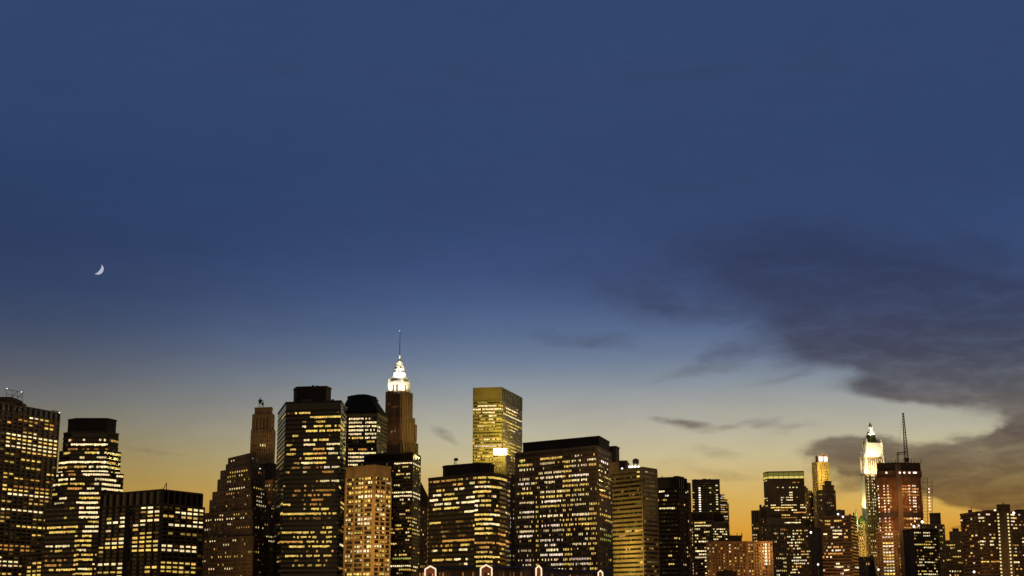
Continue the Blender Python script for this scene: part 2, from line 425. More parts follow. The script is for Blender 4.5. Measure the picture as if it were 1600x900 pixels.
t = Tower('stepped_brick_tower', 'brown brick tower stepping up like a ziggurat, right of the black office block', 'brown', 'pane', segs=[
 (362,379,715,.6,'w',.7),(360,385,738.5,.8,'y',.8),(357,380,745.5,.7,'y',.8),(356,361,753,.7),(358,384,765,1.2,'w',.9),(355,372,773,.6,'a',.7),(396,411,765,.7,'y'),(402,408,779,.9),(402,415,788,.9),(343,350,806,.9),(364,376,805,.7,'y'),
 (322,330,814,1),(335,368,813,1.1,'w',.8),(377,381,812,.7),(357,361,819,1),(318,326,828,.8),(368,390,826,.5,'a',.8),(398,413,826,.9,'w',.8),(304,320,849,.6,'a',.8),(328,336,848,1.1),(362,366,847,1),(345,356,854,.9),(417,427,843,.9),
 (387,402,860,.6,'y'),(310,384,869,.6,'y',.65),(315,322,876,1.1),(327,335,889,1),(352,360,889,1.1)])
wb = W(6.2, [3.6, 3.3], wf=.5, hf=.5, pier_out=.1, out=.3, rnd=RN(pf=.1, run=(1,3), ps=.035, spal='ayyw', sb=.7))
for k, (xl, xc, xr, y, dY) in enumerate([(303,396,431,838,0),(313,395,429,812,3),(318,394.5,424,797,5),(328,393.5,419,776,8),(332.5,393,416.5,763,10),(340.5,392,413,743,12),(345,391.5,409.5,729,14),(353.5,390.5,405,719,16),(357,390,402,709,18)]):
    t.block([(xl,1250+dY+22),(xc,1220+dY*1.5),(xr,1250+dY+14)], y, 1, on=None if k == 0 else k-1, win=dict(wb, top=2), depth=None)
t.extra += [roof_box(404, 412, 742, 733, 1275, 8, 'roof_plant', 'brown'), lambda tw, root: [lamp('street_flood', pt(450, 905, 1180), 110000, (1, .62, .2), 2, to=pt(412, 845, 1238), spot=60, blend=.9), lamp('street_flood', pt(345, 915, 1170), 22000, (1, .62, .25), 2, to=pt(350, 850, 1240), spot=80, blend=.9)]]

t = Tower('slim_stone_tower', 'slim brown stone tower with arched top openings and a lattice aerial', 'dstone', 'pane', segs=[(399,405,697,.9),(407,414,696,1.2),(409,412,650,.9),(417,419,650.5,.7,'y'),(415,421,663.5,.6,'p'),(424,426,667,1)])
t.block([(404,1620),(424,1605),(433.5,1618)], 724, 1, win=W(8, 4, wf=.4, hf=.4, rnd=RN(pf=.05, ps=.04)), mat='black', depth=None)
t.block([(392.5,1628),(427.5,1622),(429.5,1640)], 672, 0, z0=2, win=W(7, [3.6, 3.4], wf=.42, hf=.62, pier_out=.6, rnd=RN(pf=0, ps=.008)), depth=None)
t.block([(394.5,1630),(426.5,1624),(428.5,1641)], 648, 0, on=1, win=W(24, [5.6, 3.4], wf=.42, hf=.6, top=1, segs=False))
t.block([(398,1631),(424.5,1626),(426,1640)], 637.5, 0, on=2)
def aerial(tw, root):
    Y = 1634; mb = MB()
    for x in (404, 412): mb.bar(pt(x, 640, Y), pt(x + (1 if x < 408 else -1), 626, Y), .3); mb.bar(pt(x, 640, Y+6), pt(x + (1 if x < 408 else -1), 626, Y+6), .3)
    for y in (636, 632, 628): mb.bar(pt(404, y, Y), pt(412, y - 3, Y), .22); mb.bar(pt(412, y, Y), pt(404, y - 3, Y), .22)
    c = pt(406, 626, Y); mb.lathe((c.x, c.y + 3), [(.8, c.z - 3), (2.2, c.z), (2.2, c.z + .6), (1.2, c.z + 1.8)], 10); mb.bar(pt(406.5, 626, Y), pt(406.5, 621, Y), .5)
    c = pt(410.5, 631, Y); mb.lathe((c.x, c.y), [(.6, c.z - 1.5), (1.6, c.z), (.6, c.z + 1.4)], 10)
    mb.build('aerial', [M['metal']], root)
t.extra += [aerial, roof_lamp(406, 733, 1600, 1.2, s=1.5), lambda tw, root: lamp('facade_flood', pt(404, 722, 1575), 27000, (1, .66, .26), 2, to=pt(411, 665, 1628), spot=60, blend=.9)]  # the flood below left is added only to brighten this tower's face

t = Tower('low_office_block', 'low dark block with an orange lit cornice wedged left of the black glass tower', 'dark', 'pane')
t.block([(409,1512),(426,1500),(438,1512)], 750, 1, win=W(6.6, 3, wf=.6, hf=.45, top=5, rnd=RN(pf=.3, run=(1,3), ps=.1)))
def cornice(tw, root):
    b = tw.blocks[0]; mb = MB()
    for i in range(2):
        A, B = b.pts[i], b.pts[i+1]; d = (B-A).normalized(); mb.obox(A, d, Vector((d.y, -d.x)), (B-A).length, 1.2, b.z1 - 2.2, b.z1 - .95)
    mb.build('cornice', [M['red']], root)
    lamp('cornice_flood', b.pts[1].to_3d() + Vector((-6, -9, b.z1 - 3)), 2500, (1, .5, .15), .8)
t.extra.append(cornice)

t = Tower('glass_tower', 'tall black glass tower with chamfered corners and a rounded plant room on top', 'onyx', 'bglass', segs=[
 (459,480,648.5,.9,'y',.95),(482,509,650,.9,'y',.9),(510,528,651,.9,'y',.9),(490,503,658,.5,'y'),(489,512,665,.9,'y'),(521,535,667,.7,'y'),(476,493,672,1,'y'),(496,505,672,.8,'y'),(510,524,673,.8,'y'),(528,535,674,.8,'y'),(469,473,664,1.1),(454,461,678,.6,'y'),
 (473,480,685,.9),(488,509,687,.9,'y'),(472,488,693.5,1),(510,527,695,.9),(447,455,694,.5,'y'),(453,460,701,.7,'y'),(488,503,701.5,.8,'a'),(510,519,702,.9),(473,488,708,1,'y'),(488,508,709,.9,'a'),(447,460,709,.6,'y'),(512,526,710,.7),
 (475,486,716,.9,'y'),(488,508,716,.95,'y'),(459,466,722,.4,'y'),(469,486,722,1),(488,508,724,.95,'y'),(505,526,732,.7,'p',.8),(455,500,731,.25,'a',.5),(536,541,705,.7,'y'),(536,541,718,.7,'y'),(447,452,738,.6,'a'),(472,480,737,.5),(503,520,739,.4,'a'),
 (500,527,753,.7,'w',.8),(455,522,768,.35,'a',.5),(480,526,775,.55,'a',.8),(455,478,774,.3,'a',.6),(487,505,782,.5,'a'),(440,452,789.5,.8,'y',.7),(480,502,790,.4,'a',.6),(487,497,797,1,'y'),(501,513,798,.9,'y'),(438,475,804,.85,'y',.97),(475,527,805,.8,'y',.8),
 (455,520,812,.2,'a',.5),(507,520,828,.8,'y',.8),(440,525,835,.7,'y',.75),(462,535,843,.8,'y',.5),(436,475,850,.75,'a',.9),(478,520,850,.7,'y',.7),(455,520,857.5,.8,'y',.7),(448,458,872,.9,'y'),(460,520,872,.7,'y',.6),(455,512,880,.4,'y',.4),
 (534,541,787,.8,'y'),(534,541,794,.7,'y'),(534,541,854,.9)])
wg = W(7.05, 3, wf=.92, hf=.5, piers=False, out=.12, dim=.10, rnd=RN(pf=.12, run=(1,4), ps=.015, b=.35, pal='aay'))
t.block([(434.5,1228),(447,1160),(533,1150),(541.5,1196)], 629, 1, win=dict(wg, top=14), depth=None)
t.block([(459,1185),(464,1172),(510,1168),(517.5,1180)], 605, 1, on=0, mat='black')
t.block([(517.6,1185),(522,1183)], 624, 0, on=0, mat='metal', depth=6, part='plant_box')
for x0, x1, y in ((474,478,603.5),(481,484,603.5),(487.3,490.3,601.8),(494.3,497.3,602.2)): t.extra.append(roof_box(x0, x1, 606, y, 1182, 3, 'flue', 'metal'))
def louvre(tw, root):
    mb = MB(); a = pt(466, 640, 1166)
    for k in range(6): 
        z = pt(466, 625 + k * .9, 1171).z
        mb.prism([(xat(471,1170,z),1169.2),(xat(487,1168,z),1167.2),(xat(487,1168,z),1172),(xat(471,1170,z),1172)], z, z + .22)
    mb.build('louvre', [M['gold']], root)
t.extra.append(louvre)

t = Tower('mansard_tower', 'octagonal tower with a dark mansard roof behind the tan grid building', 'slate', 'pane', segs=[
 (543,565,655,1.2,'w',.95),(570,588,656,.9,'w',.6),(543,563,661.5,.9),(568,586,661,1,'w',.8),(543,564,667.5,1.25),(569,591,667.5,1.1,'w',.85),(543,566,673,1.25),(568,591,672.5,1,'w',.85),(543,563,679,.9),(569,586,679,.9,'w',.8),(543,564,685,.8,'y',.9),(569,586,685,1,'w',.8),
 (572,582,690,.6,'y'),(543,550,703,.6,'a'),(558,570,702,.7,'a'),(543,588,707.5,1.25,'w',.97),(543,567,714,1,'w',.9),(543,567,720,1.1,'w',.9),(543,557,726,1)])
t.block([(530,1345),(543,1318),(589,1314),(604.5,1350)], 646, 1, win=W(5.95, 2.5, wf=.82, hf=.55, top=6, pier_out=.1, rnd=RN(pf=.12, run=(1,4), ps=.03, b=.35)))
def mansard(tw, root):
    b = tw.blocks[0]; z0 = b.z1; Y = 1345
    z1 = pt(543, 621, 1338).z; zp = pt(568, 617, 1345).z
    q = b.poly; c = sum((Vector(p) for p in q), Vector((0, 0))) / len(q)
    lo = [c + (p - c) * 1.04 for p in q]
    top = [at(544, 1340, z1), at(550, 1333, z1), at(577, 1331, z1), at(586, 1342, z1)]
    top = [p.xy for p in top]; top += [Vector((top[-1].x, 1365)), Vector((top[0].x, 1365))]
    mb = MB(); mb.prism(lo, z0, z0 + 1.2); mb.frustum(lo, z0 + 1.2, top, z1)
    ov = [Vector((568 - 800, 0)) * 0 + (p - (sum(top, Vector((0, 0))) / 6)) * 1.08 + sum(top, Vector((0, 0))) / 6 for p in top]
    mb.prism(ov, z1, z1 + 1.0); mb.frustum(ov, z1 + 1, [p * .35 + (sum(ov, Vector((0, 0))) / 6) * .65 for p in ov], zp)
    mb.build('mansard_roof', [M['green_dark']], root)
    mb = MB()
    for i in range(3):
        A, B = b.pts[i], b.pts[i+1]; d = (B-A).normalized(); mb.obox(A, d, Vector((d.y, -d.x)), (B-A).length, 1.0, z0 - 3.2, z0 - .95)
    mb.build('cornice', [M['stone']], root)
M['green_dark'] = wall_mat('dark standing seam roof', (.022, .022, .017), .8, spec=.05)
t.extra.append(mansard)

# the tall stone spire tower, its crown floodlit
t = Tower('spire_tower', 'tall stone skyscraper with a floodlit white crown and needle spire', 'umber', 'pane', segs=[(612,623,638.5,.45,'a'),(612,619,675.5,1.2),(604,606,660,1.1),(612,623,612,.6,'p',.8),(612,623,617,.35,'p',.8),(629,632,619,.8,'y'),(637,639,619.5,.7,'y')])
ws = W(5.4, 2.6, wf=.5, hf=.62, pier_out=1.0, dim=.2, rnd=RN(pf=.04, run=(1,3), ps=.03, spal='aay', b=.5, sb=.7))
t.block([(604,1500),(628,1490),(652,1512)], 690, 1, win=ws, depth=None)
t.block([(603.8,1501),(627.5,1492),(650,1514)], 660, 1, on=0, win=ws)
t.block([(603.6,1502),(627,1493),(647,1514)], 650, 1, on=1, win=ws)
t.block([(603.6,1502.5),(627,1494),(643.5,1513)], 611, 1, on=2, win=ws)
t.block([(606.8,1505),(627,1498),(640.5,1513)], 594, 1, on=3, mat='white', part='crown')
t.block([(610.5,1507),(626.5,1501),(637,1513)], 587, 1, on=4, mat='white', part='crown')
def spire(tw, root):
    b = tw.blocks[5]; Y = 1508; c = at(624, Y, b.z1); px = Y / F
    zz = lambda y: pt(624, y, Y).z
    mb = MB()
    mb.lathe(c, [(11.0*px, b.z1 - 1), (10.4*px, zz(583)), (8.2*px, zz(582)), (8.0*px, zz(577))], 16)
    mb.lathe(c, [(7.6*px, zz(577)), (7.6*px, zz(573)), (6.2*px, zz(572)), (5.7*px, zz(569)), (4.7*px, zz(565.5)), (2.4*px, zz(563))], 16)
    mb.build('crown_drum', [M['white']], root)
    mb = MB()
    for k in range(14):
        a = 2 * math.pi * k / 14; r = 8.05 * px
        for s_ in (-.12, .12): pass
        p = Vector((c.x + r * math.cos(a), c.y + r * math.sin(a)))
        tdir = Vector((-math.sin(a), math.cos(a))); nrm = Vector((math.cos(a), math.sin(a)))
        q = [p - tdir * .75, p + tdir * .75]
        pts = [q[0], q[1]]
        mb.face([(q[0].x, q[0].y, zz(577)), (q[1].x, q[1].y, zz(577)), (q[1].x, q[1].y, zz(574.8)), (p.x, p.y, zz(573.8)), (q[0].x, q[0].y, zz(574.8))])
        o = nrm * .35
        mb.bar((q[0].x + o.x, q[0].y + o.y, zz(578)), (q[0].x + o.x, q[0].y + o.y, zz(574)), .18, 1)
    mb.build('arcade', [M['bglass'], M['gold']], root)
    mb = MB(); mb.lathe(c, [(2.0*px, zz(563.5)), (1.7*px, zz(561.5)), (1.3*px, zz(560)), (1.4*px, zz(556)), (.7*px, zz(554))], 10); mb.build('finial', [M['white']], root)
    mb = MB(); mb.lathe(c, [(.75*px, zz(556)), (.55*px, zz(540)), (.32*px, zz(517))], 8); mb.build('spire', [M['metal']], root)
    roof_lamp(624.3, 517, Y, .5, s=1.2)(tw, root)
    # corner turrets and dark window slots round the crown
    for i in (4,):
        bb = tw.blocks[4]
        for fi in range(2):
            A, B = bb.pts[fi], bb.pts[fi+1]; d = (B-A).normalized(); n = Vector((d.y, -d.x)); L = (B-A).length
            for u in (.0, .86): mb = MB(); mb.obox(A + d * L * u, d, n, L * .14, .9, tw.blocks[3].z1, bb.z1 + 2.2); mb.build('crown_pier', [M['white']], root)
            for u in (.34, .62) if fi == 0 else (.42,):
                sl = MB(); sl.obox(A + d * L * u, d, n, L * .13, .25, tw.blocks[3].z1 + .3, bb.z1 - 4); sl.build('crown_slot', [M['dark']], root)
    f3 = tw.blocks[3].z1
    lamp('facade_flood', pt(668, 720, 1470), 60000, (1, .72, .25), 2, to=pt(642, 650, 1505), spot=50, blend=.9); lamp('facade_flood', pt(612, 702, 1470), 9000, (1, .5, .22), 2, to=pt(615, 670, 1497), spot=60, blend=.9)
    for x, y, Yl, P in ((612,600,1480,26000),(622,603,1474,26000),(633,600,1486,22000),(643,598,1500,9000),(601,600,1492,9000)):
        pass
    for x, y, Yl, P, ty in ((609,611,1494,6500,588),(618,611,1486,9000,588),(628,611,1484,8500,586),(637,611,1494,6500,590),(642,611,1503,3500,592),(605,611,1500,3500,592)):
        lamp('crown_flood', pt(x, y - 1, Yl), P, (1, .93, .80), .5, to=pt(623, ty, 1506), spot=95)
    for x, y, Yl, P, ty in ((614,589,1496,9000,572),(622,589,1492,11000,570),(629,589,1493,10000,570),(636,589,1498,7000,572),(618,578,1499,3600,563),(624.5,578,1497,4200,563),(631,578,1500,3600,563),(624,566,1503,900,556)):
        lamp('crown_flood', pt(x, y, Yl), P, (1, .92, .76), .4, to=pt(624, ty, 1508), spot=95)
t.extra.append(spire)

t = Tower('flat_roofed_tower', 'dark flat roofed tower standing in front of the floodlit spire tower', 'slate', 'pane', segs=[
 (614,634,724.5,1.3,'w',1),(634,644,724,.9),(645,656,726,1.1),(627,640,731,.8,'y',.7),(650,653,732,.8,'y'),(620,628,742,.8,'y'),(634,640,742,.9),(615,622,759,.8),(614,644,770.5,1.1),(645,656,772,1.1),(614,645,776,1.25,'w',1),(645,656,778,1.15,'w',1),(624,630,781,.7),
 (633,640,798,.8,'y'),(645,655,796,.7,'y'),(625,628,805,.7),(634,650,811,.6,'y',.8),(640,650,818,.8),(620,627,823,1,'y'),(637,642,825,.8,'a'),(645,655,826,.8,'y'),(617,630,829,.8,'a'),(634,640,830,1.1),(610,617,835,.6,'y'),(638,650,836,.8,'y'),(634,640,844,.7),
 (611,620,849,.9,'y'),(625,637,867,.9,'y'),(640,648,856,.8,'a'),(611,645,872,.6,'g',.8),(608,652,885,1.2,'w',.95),(625,640,891,.8,'y'),(643,651,891,.8,'y')])
t.block([(569,1262),(645,1240),(657,1276)], 706.5, 1, win=W(5.6, [3.2, 2.6], wf=.85, hf=.5, top=14, pier_out=.1, rnd=RN(pf=.2, run=(1,3), ps=.04, b=.45, pal='yga')))
t = Tower('slant_roofed_tower', 'narrow brown tower with a steep slanted roof behind the flat roofed tower', 'dstone', 'pane')
t.block([(652,1390),(668.5,1392)], 790, 0, win=W(7, 3, wf=.5, hf=.5, rnd=RN(pf=.2, run=(1,3), ps=.08, pal='ay')), depth=30)
def slant(tw, root):
    b = tw.blocks[0]; z0 = b.z1
    L = at(652, 1390, z0); Rr = at(668.5, 1392, z0); z1 = pt(656, 752, 1390).z; xm = xat(656.5, 1390, z1); zr = pt(668.5, 776, 1392).z
    mb = MB()
    for Y0, s_ in ((1390.1, 1), (1420, -1)):
        f = [(L.x, Y0, z0), (Rr.x, Y0, z0), (Rr.x, Y0, zr), (xm, Y0, z1), (L.x, Y0, z1)]
        mb.face(f if s_ > 0 else f[::-1])
    prof = [(Rr.x, z0), (Rr.x, zr), (xm, z1), (L.x, z1), (L.x, z0)]
    for (xa_, za), (xb_, zb) in zip(prof, prof[1:]): mb.face([(xa_, 1390.1, za), (xa_, 1420, za), (xb_, 1420, zb), (xb_, 1390.1, zb)])
    mb.build('slanted_roof', [M['dark']], root)
t.extra.append(slant)

t = Tower('grid_facade_tower', 'tan gridded office tower with a plain tan band across its top', 'tan', 'pane', segs=[
 (545,606,747,.75,'y',.75),(574,580,752,1.2),(549,556,760,.8,'y'),(553,590,772,.9,'y'),(560,593,779,1.3,'w'),(547,560,787,.8,'y'),(560,570,813,1.1),(578,585,813,1.1),(561,571,820,1.15),(575,595,853,1.35,'w'),(576,586,840,1),(562,578,860,1,'w'),(545,575,894,1.05,'y',.85),(545,560,840,.5,'a'),(548,578,834,.55,'y',.6),(590,600,847,.5,'y')])
t.block([(540.5,1112),(585,1090),(611,1106)], 743, 1, win=[W(7, [14.8, 8.8], wf=.86, hf=.68, pier_out=.3, out=.5, segs=False, rnd=RN(pf=0, ps=0)), W(7, [4.93, 4.4], wf=.8, hf=.62, relief=False, rnd=RN(pf=.7, run=(1,4), ps=.2, b=.85, pal='ayyw', sb=1), inset=.1)])
t.block([(540.6,1111.6),(585,1089.6),(611.2,1105.6)], 727, 1, on=0, plain=True)
def floods(tw, root):
    b = tw.blocks[1]
    for x, y, Yl, P in ((562,905,1010,170000),(582,880,1005,180000),(604,890,1016,110000),(575,800,1020,90000)): lamp('street_flood', pt(x, y, Yl), P, (1, .68, .28), 2, to=pt(x - (x - 577) * .3, y - 55, 1098), spot=55, blend=.9)
t.extra.append(floods)

t = Tower('gold_glass_tower', 'golden glass tower lit yellow near the centre, blank band across its top', 'gold', 'gglass', segs=[
 (746,776,635.5,1.25,'w'),(778,785,635,.9,'y'),(740,784,641.5,1.35,'w',.97),(744,749,647,.7,'y'),(755,773,646,1.1),(749,753,651.5,1),(763,776,651,1.05),(752,757,657,.6,'y'),(763,769,657,.9),(777,783,656,.8,'y'),(750,768,661.5,.8,'y'),(769,773,661,1.1),(746,753,667,.9),(755,768,667,.7,'y'),
 (750,775,672,.5,'y',.5),(745,755,682,.5,'a',.5),(777,783,685.5,.8,'y'),(757,765,687,.9),(768,773,687,1.1),(741,783,697,.75,'p',.97),(749,754,703,.6,'y'),(747,754,708,.7,'y'),(765,769,707,.8,'y'),(741,770,714,1,'y',.7),(741,772,719,.7,'y',.7),
 (792,809,641,1.3,'w'),(791,807,646.5,1,'y'),(786,815,651,1.2,'w'),(785,810,662,.9,'y'),(793,809,668,.8,'y'),(792,799,673,.6,'y'),(799,803,676,1.1),(785,813,692,.8,'y',.85),(786,806,700,.8,'y',.8),(786,806,706,.8,'y',.85),(786,806,712,.8,'y',.8),(786,806,718,.8,'y',.8)])
wc = W(5.2, [2.5, 2.3], wf=.86, hf=.5, out=.2, pier_out=.12, rnd=RN(pf=.3, run=(2,6), ps=.06, b=.5, pal='yyg'))
t.block([(739,1518),(783.5,1512),(815.5,1592)], 626, 1, win=wc, depth=None)
t.block([(739,1518.1),(783.5,1512.1),(815.5,1592.1)], 604.5, 1, on=0, win=W(40, [60, 2.4], wf=.86, hf=.99, faces=(1,), piers=True, segs=False), part='blank_band')
t.extra.append(lambda tw, root: [lamp('tower_flood', pt(x, y, Yl), P, (1, .82, .20), 2) for x, y, Yl, P in ((768,712,1480,36000),(790,700,1490,40000),(750,690,1470,40000),(803,712,1530,26000),(760,650,1462,36000),(800,660,1500,26000))])

t = Tower('lit_rooftop_tower', 'narrow tower whose glaring white rooftop light stands before the golden glass tower', 'gold', 'gglass', cols=[(776,804,722,735,.8,'y',.35)])
t.block([(774,1402),(790,1395),(803,1412)], 719, 1, win=W(5.6, 2.8, wf=.5, hf=.5, pier_out=.3, rnd=RN(pf=.2, run=(1,3), ps=.16, pal='ay')))
t.block([(779,1404),(790,1399),(798,1412)], 711, 1, on=0)
def sign(tw, root):
    a = tw.blocks[1]; z0, z1 = a.z1 + .3, pt(780, 701, 1398).z
    mb = MB(); x0, x1 = xat(771.5, 1398, z1), xat(791.5, 1398, z1)
    mb.prism([(x0, 1398), (x1, 1398), (x1, 1401), (x0, 1401)], z0, z1, 0, True, True); mb.build('light_box', [emit_mat('glaring lamp panel', (1, .95, .62), 6)], root)
    lamp('light_box_glow', pt(781, 709, 1386), 22000, (1, .85, .35), 1.5)
t.extra.append(sign)

t = Tower('curved_office_block', 'black office block with a rounded right end and yellow ribbon windows', 'dark', 'pane', segs=[
 (671,692,748,.6,'a',.85),(700,740,746,.4,'a',.5),(742,792,746,.8,'y',.9),(697,704,754,.6,'a'),(709,714,754,.7),(720,722,752,.7),(733,740,752.5,.8),(750,765,752.5,.7,'y'),(708,722,760,.9,'a'),(741,767,760,1.1),(768,782,760.5,1,'y'),(682,693,769,.8,'y'),(709,714,767,.9),(719,725,767,.9),
 (740,768,767,1,'y'),(677,688,776,1),(695,708,775,.6,'y'),(728,742,774,1.1),(747,757,774,.7,'y'),(770,775,775,.7),(671,682,784,1.1),(693,715,782,.9,'y'),(726,748,781,1.2),(753,767,782,.8,'y'),(677,692,790,.9,'w',.7),(694,704,790,1.1),(714,745,788.5,1.1),(751,767,789,.8,'y'),
 (678,688,797.5,.7,'y'),(693,720,796,.95,'y'),(725,745,796,1.2),(741,765,803,.9,'y'),(766,781,803,1.1),(741,769,810,1,'y'),(746,758,817,.9,'y'),(757,781,817,1.2),(671,687,819,.8,'y'),(712,723,818,.3,'a'),(740,766,824,.9,'y'),(741,770,832,1,'y'),(780,792,833,.9,'a'),
 (692,730,847,.8,'a',.95),(727,745,846,.8,'a'),(745,770,847,.5,'a'),(770,794,848,.8,'a'),(682,710,854,.6,'a',.5),(722,732,854,.7,'y'),(750,765,854,.6,'a'),(676,682,861,1),(692,705,861,.7,'y'),(719,731,861,1),(747,768,862,.6,'y'),(784,790,862,.9,'y'),(741,783,868,1,'y',.97),
 (677,692,876.5,.9,'y'),(697,705,876,.6,'y'),(709,720,875.5,1.1),(727,730,875,1),(745,768,875,.7,'y'),(725,731,883,1),(745,768,884,.8,'y'),(741,752,890,.8,'y')])
t.block([(669.5,1085),(742,1046),(757,1041),(770,1043),(781,1050),(790,1062),(797,1082)], 739.5, 2, win=W(7.2, 2.6, wf=.93, hf=.52, piers=False, top=3, out=.2, rnd=RN(pf=.25, run=(1,5), ps=.02, b=.4, pal='aay')))
t.block([(692,1085),(696,1078),(742,1060),(765,1062),(772,1075)], 724.5, 2, on=0, mat='black')
def dish(tw, root):
    Y = 1085; c = pt(712.5, 723, Y); mb = MB(); mb.bar(pt(710, 730, Y), pt(710, 720, Y), .35); mb.bar(pt(712.5, 728, Y), pt(712.5, 719, Y), .35)
    mb.lathe((c.x, c.y), [(.2, pt(712, 720.5, Y).z), (1.5, pt(712, 719.5, Y).z), (1.7, pt(712, 717.5, Y).z), (1.2, pt(712, 716, Y).z), (.1, pt(712, 715.5, Y).z)], 12); mb.build('aerial', [M['metal']], root)
t.extra.append(dish)

t = Tower('broad_office_tower', 'broad brown office tower right of the golden one, columns of bright service windows', 'brown', 'pane', segs=[
 (845,851,708,.8,'p'),(880,886,706.5,.7,'y'),(921,932,720,1.3),(921,932,728,.9,'y'),(936,954,776,.9,'a',1),(936,954,802,.9,'y',1),(945,955,813,1,'y',1),(943,955,836,.5,'g'),(936,955,842,.5,'g'),(940,955,826,.6,'p',.5),(923,936,788,1,'y')],
 cols=[(837,842,740,900,.85,'y',.72),(880,893,720,768,.95,'y',.8),(880,893,772,836,.95,'y',.7),(880,893,855,895,.8,'y',.85),(922,932,785,900,.8,'y',.5)])
t.block([(805,1218),(932,1160),(955.5,1216)], 697, 1, win=W(7.45, [2.35, 2.9], wf=.66, hf=.52, top=9, pier_out=.12, out=.25,
  rnd=RN(secs=[(809,836,.74),(844,879,.70),(895,921,.78),(936,954,.12)], whole=True, trim=.55, nr=1, fill=.85, pal='wwwpy', b=1.25, ps=.05)), depth=None)
t.block([(817,1232),(880,1204),(936,1180),(952,1222)], 687, 1, on=0, mat='black')
t.block([(951,1236),(962,1232),(967.5,1246)], 697.5, 1, z0=2, mat='slate')
t.extra += [roof_box(899, 903, 692, 686, 1215, 4, 'roof_plant', 'metal'), roof_box(912, 916, 692, 686, 1215, 4, 'roof_plant', 'metal'), roof_lamp(815, 722, 1209, .9, (.25, .8, .1), .6)]

t = Tower('striped_tower', 'olive and tan striped tower with a water tank and white lights on its roof', 'strip', 'gglass', segs=[(998,1001,737,1,'y'),(998,1001,744.5,1.1,'y'),(979,985,828,.7,'y'),(990,996,828,.9,'y'),(998,1003,828,.8,'a'),(970,977,835,.6,'a'),(978,984,857,.6,'y'),(1001,1003,857,.9,'y'),(999,1004,879,.8,'y'),(1015,1019,857,.35,'a')])
t.block([(957,1080),(1004.5,1052),(1026,1068)], 730.5, 1, win=W(6.9, [2.4, 3.4], wf=.95, hf=.46, piers=False, out=.55, top=3, rnd=RN(pf=.35, run=(2,7), ps=.03, b=.11, pal='gya', sb=.4)), depth=None)
def striped(tw, root):
    b = tw.blocks[0]; mb = MB()
    for i in range(2):      # a thin shadow groove rail in the middle of each spandrel
        A, B = b.pts[i], b.pts[i+1]; d = (B-A).normalized(); n = Vector((d.y, -d.x)); L = (B-A).length
        fh = pt(980, 735, 1066).z - pt(980, 741.9, 1066).z; zt = pt(980, 735.5, 1066).z
        for k in range(28): mb.obox(A + n * .55, d, n, L, .14, zt - k * fh - .28, zt - k * fh + .02)
        mb.obox(B - d * .9 + n * .56, d, n, .85, .2, 2, b.z1 - 1)
    mb.build('rail', [M['dstone']], root)
    for x, y, Yl, P, ty in ((925,925,1030,120000,890),(940,915,1020,110000,850),(915,905,1040,110000,815)): lamp('facade_flood', pt(x, y, Yl), P, (1, .74, .22), 2, to=pt(980, ty, 1066), spot=60, blend=.9)
    for x in (983.5, 988, 992.5, 997.5): roof_lamp(x, 729.3, 1080, .8, (1, .9, .95), 3.2)(tw, root)
    roof_lamp(972, 732, 1072, .7, (1, .9, .95), 2)(tw, root)
t.extra += [striped, water_tank(993.5, 729, 716, 1085, 10), roof_box(968, 981, 734, 719.5, 1088, 8), roof_box(952, 972, 736, 722, 1094, 10, 'roof_house', 'dstone')]
def roof_tank2(tw, root):
    c = pt(979, 731, 1084); mb = MB(); mb.lathe(c, [(2.2, c.z - 2), (2.2, pt(979, 724, 1084).z), (.2, pt(979, 721.5, 1084).z)], 12); mb.build('water_tank', [M['dark']], root)
t.extra.append(roof_tank2)

t = Tower('plain_dark_tower', 'plain dark brown tower right of the striped one, few windows lit', 'black', 'pane', segs=[(1033,1040,769,1.3),(1034,1040,775,.7,'g'),(1042,1047,775,.9,'p'),(1025,1031,782.5,.9,'y'),(1033,1056,795,1.15,'w',.85),(1062,1069,795,.9,'w',.7),(1054,1063,841,1,'y'),(1045,1050,868,1,'y'),(1046,1053,882,1,'y'),(1072,1076,770,1.1)])
wp = W(6.6, [3, 3], wf=.8, hf=.45, top=18, rnd=RN(pf=.08, run=(1,3), ps=.035))
t.block([(1020,1166),(1057,1158),(1072.5,1175)], 746, 1, win=wp)
t.block([(1052,1172),(1059,1169),(1069,1180)], 743.5, 1, on=0, mat='black', part='plant_room')
t.block([(1068,1184),(1078.5,1190)], 754.5, 0, z0=2, win=dict(wp, top=10), mat='red', depth=20)
t.extra += [antenna(1034.5, 748, 743.5, 1165, .5), roof_box(1030, 1033, 750, 746, 1168, 3)]

t = Tower('black_slab_tower', 'flat topped black slab with one lit white stripe of stacked windows', 'black', 'bglass', cols=[(1092.6,1096,762,806,1.3,'W',1),(1083,1086,760,805,.7,'y',.35),(1110.5,1113.5,758,805,.8,'g',.4),(1120,1124,758,805,.9,'w',.5)])
t.block([(1081,1450),(1124.5,1446)], 749.5, 1, win=W(3.65, 3.3, wf=.9, hf=.6, out=.12, piers=False), depth=30)
t.extra += [roof_box(1098, 1104, 752, 748, 1456, 6), roof_box(1107, 1110, 752, 748.2, 1456, 4), roof_box(1086, 1088, 752, 748.6, 1456, 4)]
t = Tower('terraced_tower', 'narrow terraced tower with warm lit floors peeping out right of the black slab', 'dark', 'pane')
wt = W(3.6, 2.2, wf=.9, hf=.55, piers=False, rnd=RN(pf=.75, run=(3,7), ps=.1, b=.9, pal='aayp', nr=2))
t.block([(1122,1515),(1138.5,1520)], 787, 0, win=wt, depth=20)
t.block([(1122,1518),(1136.5,1522)], 780.5, 0, on=0, win=wt, depth=18)
t.block([(1122,1521),(1131.5,1524)], 773, 0, on=1, win=dict(wt, rnd=RN(pf=1, run=(4,6), ps=.1, b=1.2, pal='wW')), depth=16)

